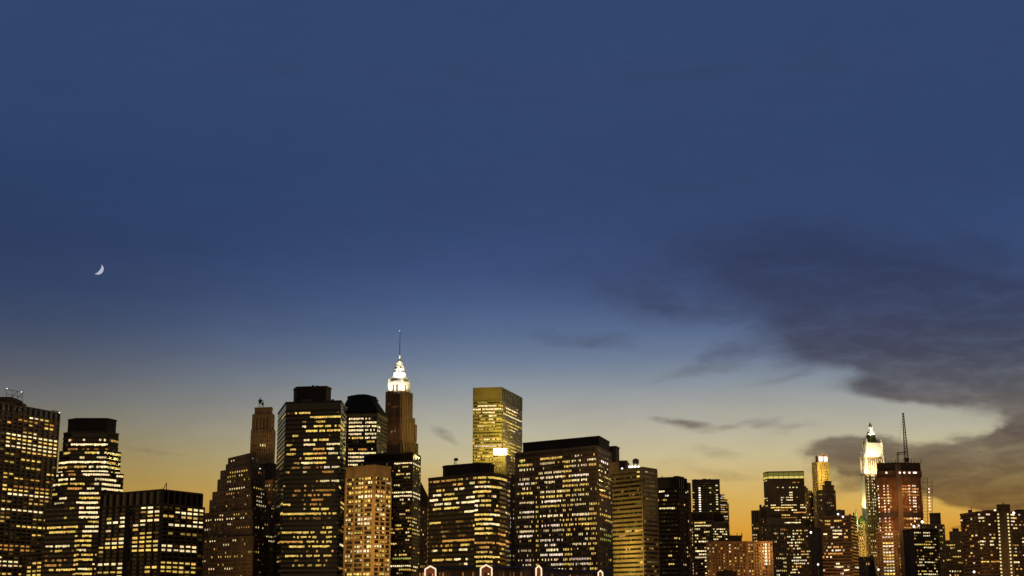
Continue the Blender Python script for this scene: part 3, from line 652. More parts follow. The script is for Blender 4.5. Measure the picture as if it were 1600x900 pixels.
t = Tower('mid_rise_block', 'mid rise brown block with white lit floors below the black slab', 'dstone', 'pane', segs=[(1086,1103,818,1.1,'y'),(1086,1112,823,1),(1086,1093,829,.8),(1103,1108,833,.9),(1086,1092,838.5,1),(1098,1104,842,.6,'y'),(1086,1107,848,1.25),(1086,1102,862.5,1.4),(1094,1101,867,1)], cols=[(1074,1083,810,900,.9,'w',.5),(1102,1107,855,897,1.1,'w',.7)])
t.block([(1073,1320),(1114,1310)], 801, 0, win=W(4.9, 3, wf=.9, hf=.5, top=14, rnd=RN(pf=.1, ps=.04)), depth=30)
t = Tower('small_office_block', 'small brown block with a grid of white windows behind the red brick apartments', 'dstone', 'pane', cols=[(1114,1138,826,845,1.05,'w',.45)])
t.block([(1113,1332),(1138.5,1334)], 816, 0, win=W(3.9, 2.9, wf=.8, hf=.55, top=9, rnd=RN(ps=.03)), depth=25)
t.block([(1113,1340),(1131,1342)], 802.5, 0, on=0, depth=14, mat='black', part='plant_room')

t = Tower('brick_apartments', 'long red brick apartment block with a bright stack of lit balconies', 'red', 'pane', segs=[(1105,1107,858,1.2),(1112,1115,857,.6)])
t.block([(1103.5,1004),(1207,1000)], 847, 0, win=[W(5.05, 4.4, wf=.55, hf=.55, out=.3, pier_out=.15, top=2.5, rnd=RN(pf=.0, ps=.27, spal='yywa', sb=1.1))], depth=30)
def brick_extra(tw, root):
    b = tw.blocks[0]; A, B = b.pts; d = (B - A).normalized(); n = Vector((d.y, -d.x)); L = (B - A).length
    for k in range(9): mb = MB(); mb.obox(A + d * L * (.055 + k * .108), d, n, L * .022, .9, 2, b.z1 - .2); mb.build('brick_pier', [M['red']], root)
    fh = pt(1150, 850, 1000).z - pt(1150, 855.05, 1000).z
    for k in range(7):
        mb = MB(); z = b.z1 - 2.4 - k * fh; mb.obox(A + d * L * .855, d, n, L * .115, 1.5, z - .25, z); mb.build('balcony', [M['stone']], root); mb = MB(); mb.obox(A + d * L * .862, d, n, L * .10, .35, z + .1, z + fh * .62); mb.build('lit_window', [balcony_glow], root)
    for k in range(3): lamp('balcony_light', pt(1198, 850 + k * 13, 993), 2600, (1, .62, .22), .3)
    for x, P in ((1115,9500),(1150,11000),(1180,12000)): lamp('street_light', pt(x, 912, 965), P, (1, .55, .2), 1.5)
balcony_glow = emit_mat('lit balcony window', (1, .86, .58), 1.7)
t.extra += [brick_extra, roof_box(1140.5, 1159, 850, 836.5, 1012, 10, 'plant_room', 'dark')] + [antenna(x, 840, y, 1014, .22) for x, y in ((1141,834),(1151.5,832),(1158.5,832),(1159.5,834))]
t = Tower('low_roof_house', 'low dark roofed shed before the red brick apartments', 'red', 'pane')
t.block([(1120,905),(1151,903)], 895, 0, depth=16)
t.extra += [roof_box(x, x + w, 897, y, 908, 6, 'roof_plant', 'dark') for x, w, y in ((1125,6,891.5),(1132,4,890),(1138,8,891),(1147,3,892.5))]

# right hand half
t = Tower('gold_crowned_tower', 'box tower with a glowing gold glass lantern storey on top', 'umber', 'umber', segs=[(1203,1246,763.5,.9,'w',.35),(1200,1262,787.5,.85,'w',.6),(1206,1238,792,1.15,'y'),(1252,1256,792,1.1),(1211,1216,796,1.2),(1236,1244,796,1.25),(1218,1230,797,.4,'a'),(1240,1258,800,.95,'a',1),(1219,1232,804,.95,'y'),(1254,1257,808,1.1),(1222,1245,808,.35,'a'),(1225,1248,816,1.35,'w',.9)], cols=[(1235,1239,767,783,1.1,'w',1),(1219.5,1222.5,779,788,.9,'p',1)])
t.block([(1193,1722),(1200,1706),(1256.5,1700)], 748.5, 1, win=[W(3.9, [1.6, 2.7], wf=.85, hf=.5, relief=False, low=825, dim=.0, rnd=RN(ps=.0))], depth=None)
def lantern(tw, root):
    b = tw.blocks[0]; z0 = b.z1 + .05; z1, z2 = pt(1200, 744.2, 1706).z, pt(1200, 737, 1706).z
    mb = MB(); mb.prism(b.poly, z0, z1, 0, False); mb.build('lit_storey', [lit_gold], root)
    mb = MB(); mb.prism([p + (sum(b.poly, Vector((0, 0))) / 4 - p) * .01 for p in b.poly], z1, z2, 0); mb.build('lantern_glass', [lit_gold_dim], root)
    mb = MB()
    for i in range(2):
        A, B = b.pts[i], b.pts[i+1]; d = (B-A).normalized(); n = Vector((d.y, -d.x)); L = (B-A).length
        k = 2 if i == 0 else 7
        for q in range(k + 1): mb.obox(A + d * min(L - .5, L * q / k), d, n, .5, .3, z0, z2 - .1)
        k2 = 4 if i == 0 else 28
        for q in range(k2 + 1): mb.obox(A + d * min(L - .2, L * q / k2), d, n, .25, .2, z1, z2 - .3)
        mb.obox(A, d, n, L, .35, z2 - 1.1, z2 + .3); mb.obox(A, d, n, L, .25, z1 - .2, z1 + .2)
    mb.build('lantern_frame', [M['gold']], root)
lit_gold = emit_mat('lit lantern storey', (.95, .74, .17), .85); lit_gold_dim = emit_mat('dim lantern louvres', (.34, .30, .06), .55)
t.extra.append(lantern)
t = Tower('narrow_brown_block', 'narrow brown block below the gold crowned tower, its left wall bare', 'dstone', 'pane', segs=[(1180,1187,824,.8,'y'),(1175,1181,837.5,1.1),(1180,1183,844,1.2)])
t.block([(1174,1405),(1187.5,1400)], 798.5, 0, win=W(5, 2.8, wf=.6, hf=.5, top=20, rnd=RN(ps=.06)), depth=30)
t.block([(1187.6,1408),(1200,1404)], 793, 0, z0=2, depth=28, win=W(4.4, 3, wf=.5, hf=.5, top=16, rnd=RN(ps=.16, spal='a', sb=.6)), mat='dstone')
t.extra += [roof_box(1187.6, 1190, 796, 788.5, 1412, 5), roof_box(1193, 1196, 796, 790, 1414, 5)]
t = Tower('jagged_roof_block', 'dark block with jagged rooftop vents between the gold crowned and gold lit towers', 'dark', 'pane')
t.block([(1257,1780),(1278,1778)], 771, 0, win=W(4.6, 2.6, wf=.6, hf=.5, top=3, rnd=RN(pf=.2, run=(1,2), ps=.12, pal='awa')), depth=30)
t.extra += [roof_box(1257.5, 1260, 774, 759.5, 1785, 5), roof_box(1260.5, 1262.5, 774, 762.5, 1785, 5), roof_box(1264, 1265.5, 774, 766, 1785, 4), roof_box(1267, 1269, 774, 767, 1785, 4), roof_box(1272, 1275, 774, 765, 1785, 4)]
t = Tower('gold_lit_tower', 'gold lit stone tower with a pink white glass crown', 'stone', 'pane')
t.block([(1269,1762),(1277.5,1750),(1296,1756)], 722, 1, win=W(4.4, [2.4, 3.0], wf=.42, hf=.5, top=12, rnd=RN(ps=.1, spal='ya', sb=.8)), depth=None)
t.block([(1274,1765),(1278,1757),(1294,1761)], 711.5, 1, on=0, mat='dstone', part='crown')
def gold_lit(tw, root):
    z0, z1 = pt(1278, 721, 1757).z, pt(1278, 713, 1757).z
    b = tw.blocks[1]; A, B = b.pts[1], b.pts[2]; d = (B-A).normalized(); n = Vector((d.y, -d.x)); L = (B-A).length
    for u in (.06, .54): mb = MB(); mb.obox(A + d * L * u, d, n, L * .38, .3, z0, z1); mb.build('crown_light', [emit_mat('crown light', (1, .80, .72), 1.5)], root)
    mb = MB(); mb.bar(pt(1285, 712, 1760), pt(1285, 709.5, 1760), .6); mb.build('aerial', [M['metal']], root); roof_lamp(1285, 710, 1760, .7, (1, .2, .1), 1.2)(tw, root)
    lamp('crown_flood', pt(1288, 728, 1728), 52000, (1, .70, .14), 2); lamp('crown_flood', pt(1293, 742, 1724), 60000, (1, .70, .14), 2); lamp('crown_flood', pt(1284, 760, 1715), 40000, (1, .70, .16), 2)
t.extra.append(gold_lit)
t = Tower('gabled_tower', 'dark tower with a clipped gable top in front of the gold lit tower', 'dstone', 'pane')
t.block([(1276,1600),(1287,1588),(1305,1594)], 766, 1, win=W(4.4, 2.8, wf=.5, hf=.5, top=4, rnd=RN(pf=.15, ps=.16)), depth=None)
t.block([(1285,1600),(1288,1592),(1303,1598)], 758, 1, on=0)
t.block([(1288,1602),(1290,1595),(1299,1600)], 752, 1, on=1)

# the gothic tower, floodlit white
t = Tower('gothic_tower', 'gothic tower with a floodlit white top and green pyramid roof', 'dstone', 'pane', cols=[(1355,1360,742,805,1.15,'w',.85),(1364,1369,742,805,1.15,'w',.85)], segs=[(1345,1352,823,1.1),(1359,1364,823,1.1),(1351,1356,838,1),(1361,1365,838,.9,'y'),(1345,1352,843,1.2),(1361,1366,847,1),(1369,1372,847,1),(1351,1355,847,.9),(1361,1368,862,.9),(1346,1357,867,.9,'y',.6)])
wg2 = W(4.6, 3.1, wf=.5, hf=.55, pier_out=.5, rnd=RN(pf=.1, run=(1,2), ps=.14, spal='wy'))
t.block([(1335,1905),(1352,1888),(1386,1896)], 815, 1, win=wg2, depth=None)
t.block([(1344.5,1915),(1351,1900),(1379,1906)], 741, 1, on=0, win=dict(wg2, faces=(1,)), depth=None)
t.block([(1345.5,1917),(1352,1904),(1380,1908)], 715, 1, on=1, mat='white', part='crown')
t.block([(1348.5,1920),(1354,1908),(1378,1912)], 691.5, 1, on=2, mat='white', part='crown')
def gothic(tw, root):
    Y = 1918; px = Y / F
    c0 = tw.blocks[3]; c = at(1361, Y, c0.z1); zz = lambda y: pt(1361, y, Y).z
    def sq(r, a=0.35): return [Vector((c.x + r * px * 1.3 * math.cos(a + math.pi/4 + k * math.pi/2), c.y + r * px * 1.3 * math.sin(a + math.pi/4 + k * math.pi/2))) for k in range(4)]
    mb = MB(); mb.frustum(sq(7.6), c0.z1, sq(5.0), zz(679.5)); mb.build('pyramid_roof', [M['green']], root)
    mb = MB(); mb.prism(sq(5.2), zz(679.5), zz(677.5)); mb.frustum(sq(4.6), zz(677.5), sq(2.6), zz(671.5)); mb.prism(sq(2.5), zz(671.5), zz(667)); mb.build('lantern', [M['white']], root)
    mb = MB(); mb.frustum(sq(2.6), zz(667), sq(.5), zz(661)); mb.bar((c.x, c.y, zz(662)), (c.x, c.y, zz(659)), .4); mb.build('finial', [M['green']], root)
    for bi, hgt in ((2, 9), (3, 7)):
        bb = tw.blocks[bi]
        for p in bb.poly:
            r = 1.9 if bi == 2 else 1.5
            mb = MB(); mb.lathe((p.x, p.y), [(r, bb.z0 - 4), (r, bb.z1 + 1), (r * 1.2, bb.z1 + 1.2), (.15, bb.z1 + hgt)], 8); mb.build('turret', [M['white']], root)
    mb = MB()
    b2 = tw.blocks[2]
    for fi in range(2):
        A, B = b2.pts[fi], b2.pts[fi+1]; d = (B-A).normalized(); n = Vector((d.y, -d.x)); L = (B-A).length
        mb.obox(A, d, n, L, .8, b2.z1 - 1.4, b2.z1 + .6)
        for k in range(9 if fi else 5): mb.obox(A + d * L * (k + .3) / (9 if fi else 5), d, n, L * .04, .5, b2.z0, b2.z1 - 1.5)
    mb.build('tracery', [M['tan']], root)
    b1 = tw.blocks[1]; mb = MB(); p = b1.pts[0] * .5 + b1.pts[1] * .5; mb.obox(b1.pts[0], (b1.pts[1]-b1.pts[0]).normalized(), Vector(((b1.pts[1]-b1.pts[0]).normalized().y, -(b1.pts[1]-b1.pts[0]).normalized().x)), (b1.pts[1]-b1.pts[0]).length, .3, b1.z0, b1.z1 - .6); mb.build('corner_shaft', [M['white']], root)
    wl = (1, .88, .58)
    for x, y, Yl, P, ty in ((1353,741,1889,13000,722),(1360,741,1887,15000,722),(1367,741,1888,15000,722),(1375,741,1892,12000,722),(1344,741,1896,10000,715),(1342.5,741,1905,6000,712)):
        lamp('crown_flood', pt(x, y - .5, Yl), P, wl, .8, to=pt(1362, ty, 1908), spot=100)
    for x, y, Yl, P, ty in ((1354,715,1897,9000,698),(1362,715,1895,11000,697),(1370,715,1897,11000,697),(1377,715,1901,7000,698),(1346,715,1906,6000,698)):
        lamp('crown_flood', pt(x, y - .5, Yl), P, wl, .8, to=pt(1363, ty, 1912), spot=100)
    lamp('crown_flood', pt(1361, 681, 1905), 26000, (.95, 1, .8), .6, to=pt(1361, 672, 1916), spot=70); lamp('crown_flood', pt(1361, 693, 1900), 1500, (1, .9, .4), .8)
    lamp('shaft_flood', pt(1342, 803, 1899), 90000, (1, .84, .36), 1.0, to=pt(1347.5, 775, 1908), spot=70)
    # the low wing with its floodlit turret and small green roof
    z0 = tw.blocks[0].z1; q = at(1338.5, 1893, z0); mb = MB()
    mb.lathe((q.x, q.y), [(2.0, z0 - 12), (2.0, z0 + 3), (1.4, z0 + 3.2), (1.1, z0 + 10), (.1, z0 + 17)], 8); mb.build('turret', [M['white']], root)
    q = at(1346, 1897, z0); mb = MB(); s_ = 4.2; mb.frustum([Vector((q.x + a * s_, q.y + b * s_)) for a, b in ((-1,-1),(1,-1),(1,1),(-1,1))], z0, [Vector((q.x + a * .8, q.y + b * .8)) for a, b in ((-1,-1),(1,-1),(1,1),(-1,1))], z0 + 8); mb.build('small_roof', [M['green']], root)
    lamp('turret_flood', pt(1337, 816, 1880), 6000, (1, .9, .5), .6); lamp('roof_flood', pt(1347, 812, 1884), 4000, (.6, 1, .25), .6); lamp('wing_flood', pt(1332, 850, 1880), 26000, (1, .75, .2), 1.5); lamp('wing_flood', pt(1340, 885, 1872), 22000, (1, .75, .2), 1.5)
t.extra.append(gothic)

# the tower under construction
t = Tower('unfinished_tower', 'unfinished tower wrapped in red netting with rows of work lights', 'netting', 'netting', segs=[], cols=[])
M['netting'] = wall_mat('red safety netting', (.15, .075, .032), .9, .6, .4)
t.block([(1369,1461),(1400,1453),(1439,1459)], 830, 1, depth=None, mat='dstone', win=[
  W(4.75, 4.6, top=2, wf=.75, hf=.55, out=.3, pier_out=.3, rnd=RN(secs=[(1379,1398,.96)], whole=True, nr=1, fill=.92, pal='yywp', b=1.2, ps=0), name='window'),
  W(4.75, 2.6, top=2, wf=.6, hf=.5, relief=False, rnd=RN(secs=[(1404.5,1407.5,.95)], whole=True, nr=1, fill=.9, pal='ya', b=.8, ps=0), name='stair_light')])
t.block([(1370,1460),(1400,1452),(1438.5,1458)], 745, 1, on=0, depth=None, part='net_wall', win=[
  W(4.6, 4.0, top=12, wf=.93, hf=.62, out=.25, pier_out=.2, rnd=RN(secs=[(1377,1396,.75),(1408,1436,.6)], whole=True, nr=1, fill=.8, pal='raa', b=.62, ps=0), segs=False, name='lit_bay'),
  W(4.6, 2.9, top=11.4, wf=.66, hf=.55, relief=False, inset=.5, rnd=RN(secs=[(1372,1377,.85),(1381,1384,.9),(1389,1392,.95),(1405,1408,.9),(1420,1423,.75),(1427,1432,.95)], whole=True, nr=1, fill=.9, pal='oop', b=1.7, ps=0), name='work_light')])
t.block([(1369.5,1463),(1400,1455),(1440,1461)], 735, 1, on=1, mat='red', plain=True, part='net_wrap')
t.block([(1370,1464),(1400,1457),(1438,1462)], 722.5, 1, on=2, mat='black', part='formwork')
def build_site(tw, root):
    b = tw.blocks[1]
    mb = MB()
    A, B = b.pts[1], b.pts[2]; d = (B-A).normalized(); n = Vector((d.y, -d.x))
    mb.obox(A - d * .3, d, n, 5.0, 1.6, 2, tw.blocks[3].z1 - 2); mb.build('hoist_core', [M['dark']], root)
    mb = MB()
    z0, z1 = pt(1400, 808, 1452).z, pt(1400, 800, 1452).z
    for i in range(2):
        A, B = b.pts[i], b.pts[i+1]; d = (B-A).normalized(); n = Vector((d.y, -d.x)); L = (B-A).length; mb.obox(A, d, n, L, 1.3, z0, z1)
    mb.build('dark_storey', [M['black']], root)
    lm = MB()
    for x in (1385, 1406, 1413, 1421, 1428, 1431):
        c = pt(x, 738.5, 1446); roof_lamp(x, 738.6, 1450, 1.0, (1, .75, .6), 2.2, 'work_light')(tw, root)
    mb = MB()
    for x in range(1374, 1440, 5): mb.bar(pt(x, 724, 1466), pt(x, 717 + (x * 7 % 4), 1466), .35)
    mb.build('starter_bar', [M['metal']], root)
    # outside hoist scaffold on the right
    mb = MB(); Y = 1468
    for x in (1442, 1449, 1456.5):
        for dY in (0, 8): mb.bar(pt(x, 940, Y + dY), pt(x, 748 + (x > 1450) * 4, Y + dY), .3)
    for k in range(26):
        y = 754 + k * 5; mb.bar(pt(1440, y, Y), pt(1456.5, y, Y), .19); mb.bar(pt(1440, y, Y + 8), pt(1456.5, y, Y + 8), .16)
    mb.bar(pt(1445, 756, Y), pt(1445, 745, Y), .3); mb.bar(pt(1449, 756, Y), pt(1449, 746, Y), .3); mb.bar(pt(1456.5, 756, Y), pt(1456.5, 750, Y), .3)
    mb.build('hoist_scaffold', [M['grey']], root)
    for k, y in enumerate((764, 769, 777.5, 782.5, 787, 791, 796, 804.5, 809.5, 813.5, 818)): roof_lamp(1451.5 + k * .22, y, 1464, .75, (1, .72, .6), 1.7 , 'work_light')(tw, root)
    for x, y, P in ((1378,765,3800),(1390,772,4200),(1384,792,4200),(1413,775,3600),(1428,770,4200),(1424,794,4200),(1383,816,4200),(1392,822,3400),(1386,865,5500),(1415,815,2800)): lamp('work_flood', pt(x, y, 1440), P, (1, .5, .2), 1.2)
t.extra.append(build_site)

def crane():
    Y = 1468
    root = empty('tower_crane', pt(1414, 722, Y), 'luffing crane with a raised lattice jib on top of the unfinished tower', 'crane')
    def lattice(mb, A, B, w0, w1, nseg, r):
        A, B = Vector(A), Vector(B); u = (B - A).normalized(); s_ = Vector((0, 1, 0)); v = u.cross(s_).normalized()
        prev = None
        for k in range(nseg + 1):
            tt = k / nseg; w = w0 + (w1 - w0) * tt; p = A + (B - A) * tt
            cs = [p + v * w + s_ * w, p - v * w + s_ * w, p - v * w - s_ * w, p + v * w - s_ * w]
            if prev:
                for a, b in zip(prev, cs): mb.bar(a, b, r)
                mb.bar(prev[0], cs[1], r * .7); mb.bar(prev[3], cs[2], r * .7); mb.bar(prev[1], cs[2], r * .7); mb.bar(prev[0], cs[3], r * .7)
            prev = cs
    mb = MB(); lattice(mb, pt(1416.5, 719, Y), pt(1411, 645, Y), 1.7, .5, 18, .26); mb.build('jib', [M['metal']], root)
    mb = MB(); lattice(mb, pt(1416.5, 740, Y), pt(1416.5, 718, Y), 1.6, 1.6, 5, .3); mb.build('mast', [M['metal']], root)
    mb = MB(); mb.bar(pt(1402, 722, Y), pt(1402, 707.5, Y), .5); mb.bar(pt(1402, 707.5, Y), pt(1416, 706.5, Y), .55); mb.bar(pt(1404, 722, Y), pt(1404, 708, Y), .3); mb.bar(pt(1402, 710, Y), pt(1416, 709.5, Y), .3)
    mb.build('counter_frame', [M['metal']], root)
    p = pt(1415.5, 718, Y); mb = MB(); mb.prism([(p.x - 2, Y - 3), (p.x + 2.4, Y - 3), (p.x + 2.4, Y + 2), (p.x - 2, Y + 2)], p.z - 2.5, p.z + 1.5, 0, True, True); mb.build('cab', [M['metal']], root)
    mb = MB(); mb.bar(pt(1402.3, 707.5, Y), pt(1411.1, 648, Y), .08); mb.build('cable', [M['metal']], root)

t = Tower('black_front_tower', 'black tower with its dark left flank before the unfinished tower', 'black', 'pane', segs=[(1432,1438,829,1.1),(1444,1456,834,1.2),(1432,1438,834,.8),(1445,1455,838,.9),(1430,1433,849,1),(1442,1446,849,1),(1433,1455,853,.9,'y',.9),(1445,1460,858,1),(1436,1448,877,.8),(1452,1458,877,.9),(1434,1442,881.5,.8),(1446,1450,881,.7),(1434,1456,890.5,.8,'y',.8),(1433,1460,896,1.1,'w',.8)])
t.block([(1411,1185),(1427,1160),(1464,1166)], 827, 1, win=W(4.6, [4, 2.9], wf=.85, hf=.5, top=3, faces=(1,), rnd=RN(pf=.35, run=(1,3), ps=.10, b=.7)), depth=None)
t.extra += [roof_lamp(1428, 822.5, 1172, .9), roof_lamp(1435.5, 821.5, 1178, .7, s=1.5)]
t = Tower('brown_stepped_block', 'brown block with a stepped roof right of the unfinished tower', 'dstone', 'pane', segs=[(1466,1474,827,1.0),(1468,1475,839,.8,'g'),(1470,1476,847,.8,'g')])
t.block([(1437,1310),(1466,1308),(1475,1316)], 819.5, 1, win=W(4.7, 2.6, wf=.7, hf=.5, top=2, rnd=RN(ps=.1)), depth=None)
t.block([(1452,1318),(1469.5,1314)], 802, 1, on=0, depth=20, mat='dark')
t.extra += [roof_lamp(1441, 815.5, 1312, 1.2)]
t = Tower('square_topped_block', 'brown pilastered block left of the striped apartment slab on the right', 'dstone', 'pane', segs=[(1478,1484,851.5,.8,'y'),(1485,1495,852,.9,'y'),(1474,1483,873,.8,'y'),(1489,1501,871,.9,'y'),(1498,1503,861,1),(1475,1486,886,.9,'y'),(1482,1492,890,.8,'y')])
t.block([(1473,1502),(1506,1496)], 845, 0, win=W(4.6, 2.8, wf=.6, hf=.5, pier_out=.4, rnd=RN(pf=.3, run=(1,4), ps=.06, pal='yy')), depth=30)
t.block([(1483,1512),(1506,1508)], 831, 0, on=0, depth=22, mat='dstone', win=W(14, 2.6, wf=.6, hf=.9, top=4, segs=False))
t.block([(1488,1518),(1498,1516)], 825.5, 0, on=1, depth=10, mat='dark', part='plant_room')

t = Tower('apartment_slab', 'brown striped apartment slab at the right edge with two dotted columns of stair lights', 'red', 'pane', segs=[(1529,1535,804,1.0),(1529,1535,809,1),(1537,1541,809,1),(1529,1535,814,1),(1546,1549,804,.8,'p'),(1548,1551,819,1.2),(1526,1529,836,1.1),(1530,1537,846.5,1.2),(1530,1538,851,.9),(1549,1553,846,1),(1549,1553,851,1),(1530,1535,857,.8,'g'),(1553,1560,840,.9,'y'),(1531,1545,878,.9,'y',.9),(1552,1564,878,.8,'a'),(1579,1588,802,1.5),(1580,1588,812,.9,'p'),(1580,1588,817,1.3),(1580,1586,822,.6,'p'),(1588,1592,812,.9,'y'),(1588,1592,828,1),(1582,1590,850,.5,'a',.8),(1583,1588,866,.9,'y'),(1584,1592,876,1.4)])
wa = W(5.25, [2.6, 3.1], wf=.9, hf=.5, piers=False, out=.45, top=1.5, rnd=RN(pf=.08, run=(1,2), ps=.085, spal='wyapa'))
t.block([(1500.5,1075),(1528,1046),(1565,1042)], 800, 1, win=dict(wa, bay=[3.0, 3.1]), depth=40)
t.block([(1572,1040),(1640,1050)], 800, 0, z0=2, win=dict(wa, bay=3.1), depth=40)
t.block([(1557,1032),(1578,1030)], 788, 0, z0=2, mat='dark', depth=24, part='stair_tower')
def slab_lights(tw, root):
    for k in range(19):
        y = 803.5 + k * 5.35
        for x, Yl in ((1559.8 + k * .31, 1029.8), (1575.0 + k * .35, 1028.8)):
            c = pt(x, y, Yl); mb = MB(); mb.prism([(c.x - .36, c.y - .1), (c.x + .36, c.y - .1), (c.x + .36, c.y + .9), (c.x - .36, c.y + .9)], c.z - .5, c.z + .5, 0, True, True)
            mb.build('stair_light', [stair_glow], root)
    for x, P in ((1512,5000),(1540,4500),(1592,5000)): lamp('street_light', pt(x, 915, 1010), P, (1, .5, .2), 1.5)
stair_glow = emit_mat('stair light', (1, .80, .32), 1.1)
t.extra += [slab_lights, roof_box(1540, 1556, 803, 797, 1055, 8, 'roof_plant', 'dark'), roof_box(1515, 1519, 803, 796.5, 1060, 4, 'roof_plant', 'dark'), antenna(1567.5, 790, 784.5, 1040, .4), antenna(1518, 801, 793, 1062, .15), antenna(1536, 801, 794, 1062, .15), roof_box(1590, 1600, 803, 796, 1056, 8, 'roof_plant', 'dark'), roof_lamp(1554.5, 797.5, 1046, .8, (1, .9, .6), 1.6), roof_lamp(1584, 801.5, 1037, .9, (1, .95, .85), 2.5)]

# lower front rows at the right
t = Tower('pale_ledged_tower', 'red brown apartment tower with pale floor ledges left of the gothic tower', 'red', 'pane', segs=[(1292,1298,812,.6,'y'),(1308,1316,812,.8,'y'),(1292,1298,818,.7,'a'),(1300,1305,824,.9,'p'),(1305,1310,828,1.1),(1310,1316,828,1),(1288,1292,835,1),(1304,1317,833.5,1.3),(1305,1312,839.5,1.1),(1294,1300,855,.9),(1305,1310,855,.9,'a'),(1311,1316,854,.7,'a'),(1300,1316,860,1,'p',.8),(1290,1318,865.5,.8,'a',.9),(1293,1306,870,1.1,'w',.6),(1306,1312,881,1.3),(1308,1318,886,1.1),(1319,1324,891,1.2)])
t.block([(1282.5,1120),(1329,1112),(1338,1132)], 806, 1, win=W(5.1, 2.9, wf=.9, hf=.55, piers=False, out=.5, top=5, faces=(0,1), rnd=RN(pf=.15, run=(1,2), ps=.12, spal='wpaa')), depth=None)
t.block([(1290,1124),(1320,1118)], 797.5, 0, on=0, mat='dark', depth=12, part='plant_room')
t.extra += [roof_box(1300, 1304, 799, 795, 1128, 4), roof_box(1310, 1314, 799, 796, 1128, 4), antenna(1334, 806, 801, 1130, .6), antenna(1328, 806, 803, 1130, .8), roof_lamp(1317, 807.5, 1112, .7), roof_lamp(1309.5, 803.5, 1118, .7)]
t.extra.append(lambda tw, root: [lamp('street_light', pt(x, 915, 1082), P, (1, .5, .2), 1.5) for x, P in ((1290,14000),(1325,14000))])
t = Tower('scattered_light_tower', 'dark apartment tower dotted with white windows below the gold crowned tower', 'dark', 'pane', segs=[(1242,1247,833,.8),(1232,1236,840.5,1),(1240,1243,839,1.1),(1238,1243,844,1),(1248,1256,844,.8,'y',.9),(1232,1236,849,1),(1239,1250,848.5,1,'w',.9),(1238,1246,853.5,1,'w',.8),(1247,1251,858,1.1),(1240,1243,858,1),(1253,1257,862,.8,'a'),(1253,1258,866,.9,'y'),(1247,1250,871.5,1.2),(1239,1262,876,.9,'p',.75),(1240,1260,881,1,'w',.85),(1244,1252,886,.8,'a'),(1239,1245,890,1.1),(1235,1248,895,1.0,'w',.8)])
t.block([(1229,1150),(1265,1142),(1284,1164)], 823.5, 1, win=W(4.65, [2.9, 3.2], wf=.85, hf=.5, out=.4, top=3, faces=(0,), rnd=RN(pf=.2, run=(1,2), ps=.15, spal='wypy')), depth=None)
t.extra += [roof_box(1258, 1266, 827, 812, 1160, 8, 'plant_room', 'dark'), roof_box(1243, 1248, 827, 820, 1156, 4), roof_lamp(1267, 832, 1140, .8)]
t = Tower('dim_corner_block', 'dim brown corner block between the brick apartments and the white dotted tower', 'brown', 'pane', segs=[(1211,1213,831,1.1),(1220,1225,836,1),(1211,1215,844,.8),(1212,1218,869.5,1),(1221,1227,870,1),(1224,1227,876,1.1),(1213,1221,889.5,1),(1223,1228,889,.9,'y'),(1213,1217,896,1.2),(1224,1227,882.5,1)])
t.block([(1192,1260),(1207,1246),(1232,1254)], 818, 1, win=W(6.4, [2.8, 2.8], wf=.6, hf=.45, top=6, rnd=RN(pf=.2, run=(1,3), ps=.10)), depth=None)
t.block([(1198,1268),(1208,1256),(1226,1262)], 810, 1, on=0)
t.block([(1201,1272),(1209,1263),(1221,1268)], 804.5, 1, on=1, mat='dark')

crane()

# lower, dark rows that close the gaps at the foot of the skyline
t = Tower('gabled_hall', 'low brown hall with a dark pointed roof at the foot of the gothic tower', 'brown', 'pane')
t.block([(1338,1240),(1366,1236)], 871, 0, win=W(7, 3.4, wf=.4, hf=.6, pier_out=.4, rnd=RN(ps=.04)), depth=30)
def peak(tw, root):
    b = tw.blocks[0]; z1 = pt(1362, 868, 1232).z; z0 = pt(1362, 905, 1232).z
    q = [at(1357, 1230, z0).xy, at(1371, 1230, z0).xy, at(1371, 1246, z0).xy, at(1357, 1246, z0).xy]
    c = sum(q, Vector((0, 0))) / 4
    mb = MB(); mb.prism(q, 2, z0); mb.frustum(q, z0, [c + (p - c) * .12 for p in q], z1); mb.build('pointed_roof', [M['black']], root)
t.extra.append(peak)
t = Tower('narrow_warehouse', 'narrow dark low block at the foot of the striped apartment slab', 'dark', 'pane')
t.block([(1478,1130),(1506,1126)], 884, 0, win=W(6, 4, wf=.5, hf=.5, rnd=RN(ps=.05)), depth=25)
t = Tower('lane_block', 'dim dark block filling the gap between the glass tower and brick steps', 'dark', 'pane')
t.block([(405,1470),(440,1466)], 792, 0, win=W(6.3, 2.6, wf=.55, hf=.45, rnd=RN(pf=.35, run=(1,3), ps=.12, pal='ywa')), depth=25)
t = Tower('corner_office_block', 'warm lit narrow block between the rounded black block and the broad brown tower', 'slate', 'gglass', segs=[(794,804,810,1.2,'W'),(794,800,816.5,1.2,'W'),(794,800,823,1.2,'W'),(791,806,870,1.0,'g'),(791,806,868,1.0,'w'),(791,795,877,.9,'y'),(797,806,877,.6,'a')])
t.block([(786,1300),(800,1292),(812,1302)], 742, 1, win=W(6.4, 2.8, wf=.6, hf=.5, rnd=RN(pf=.2, run=(1,3), ps=.1, pal='ya')), depth=None)

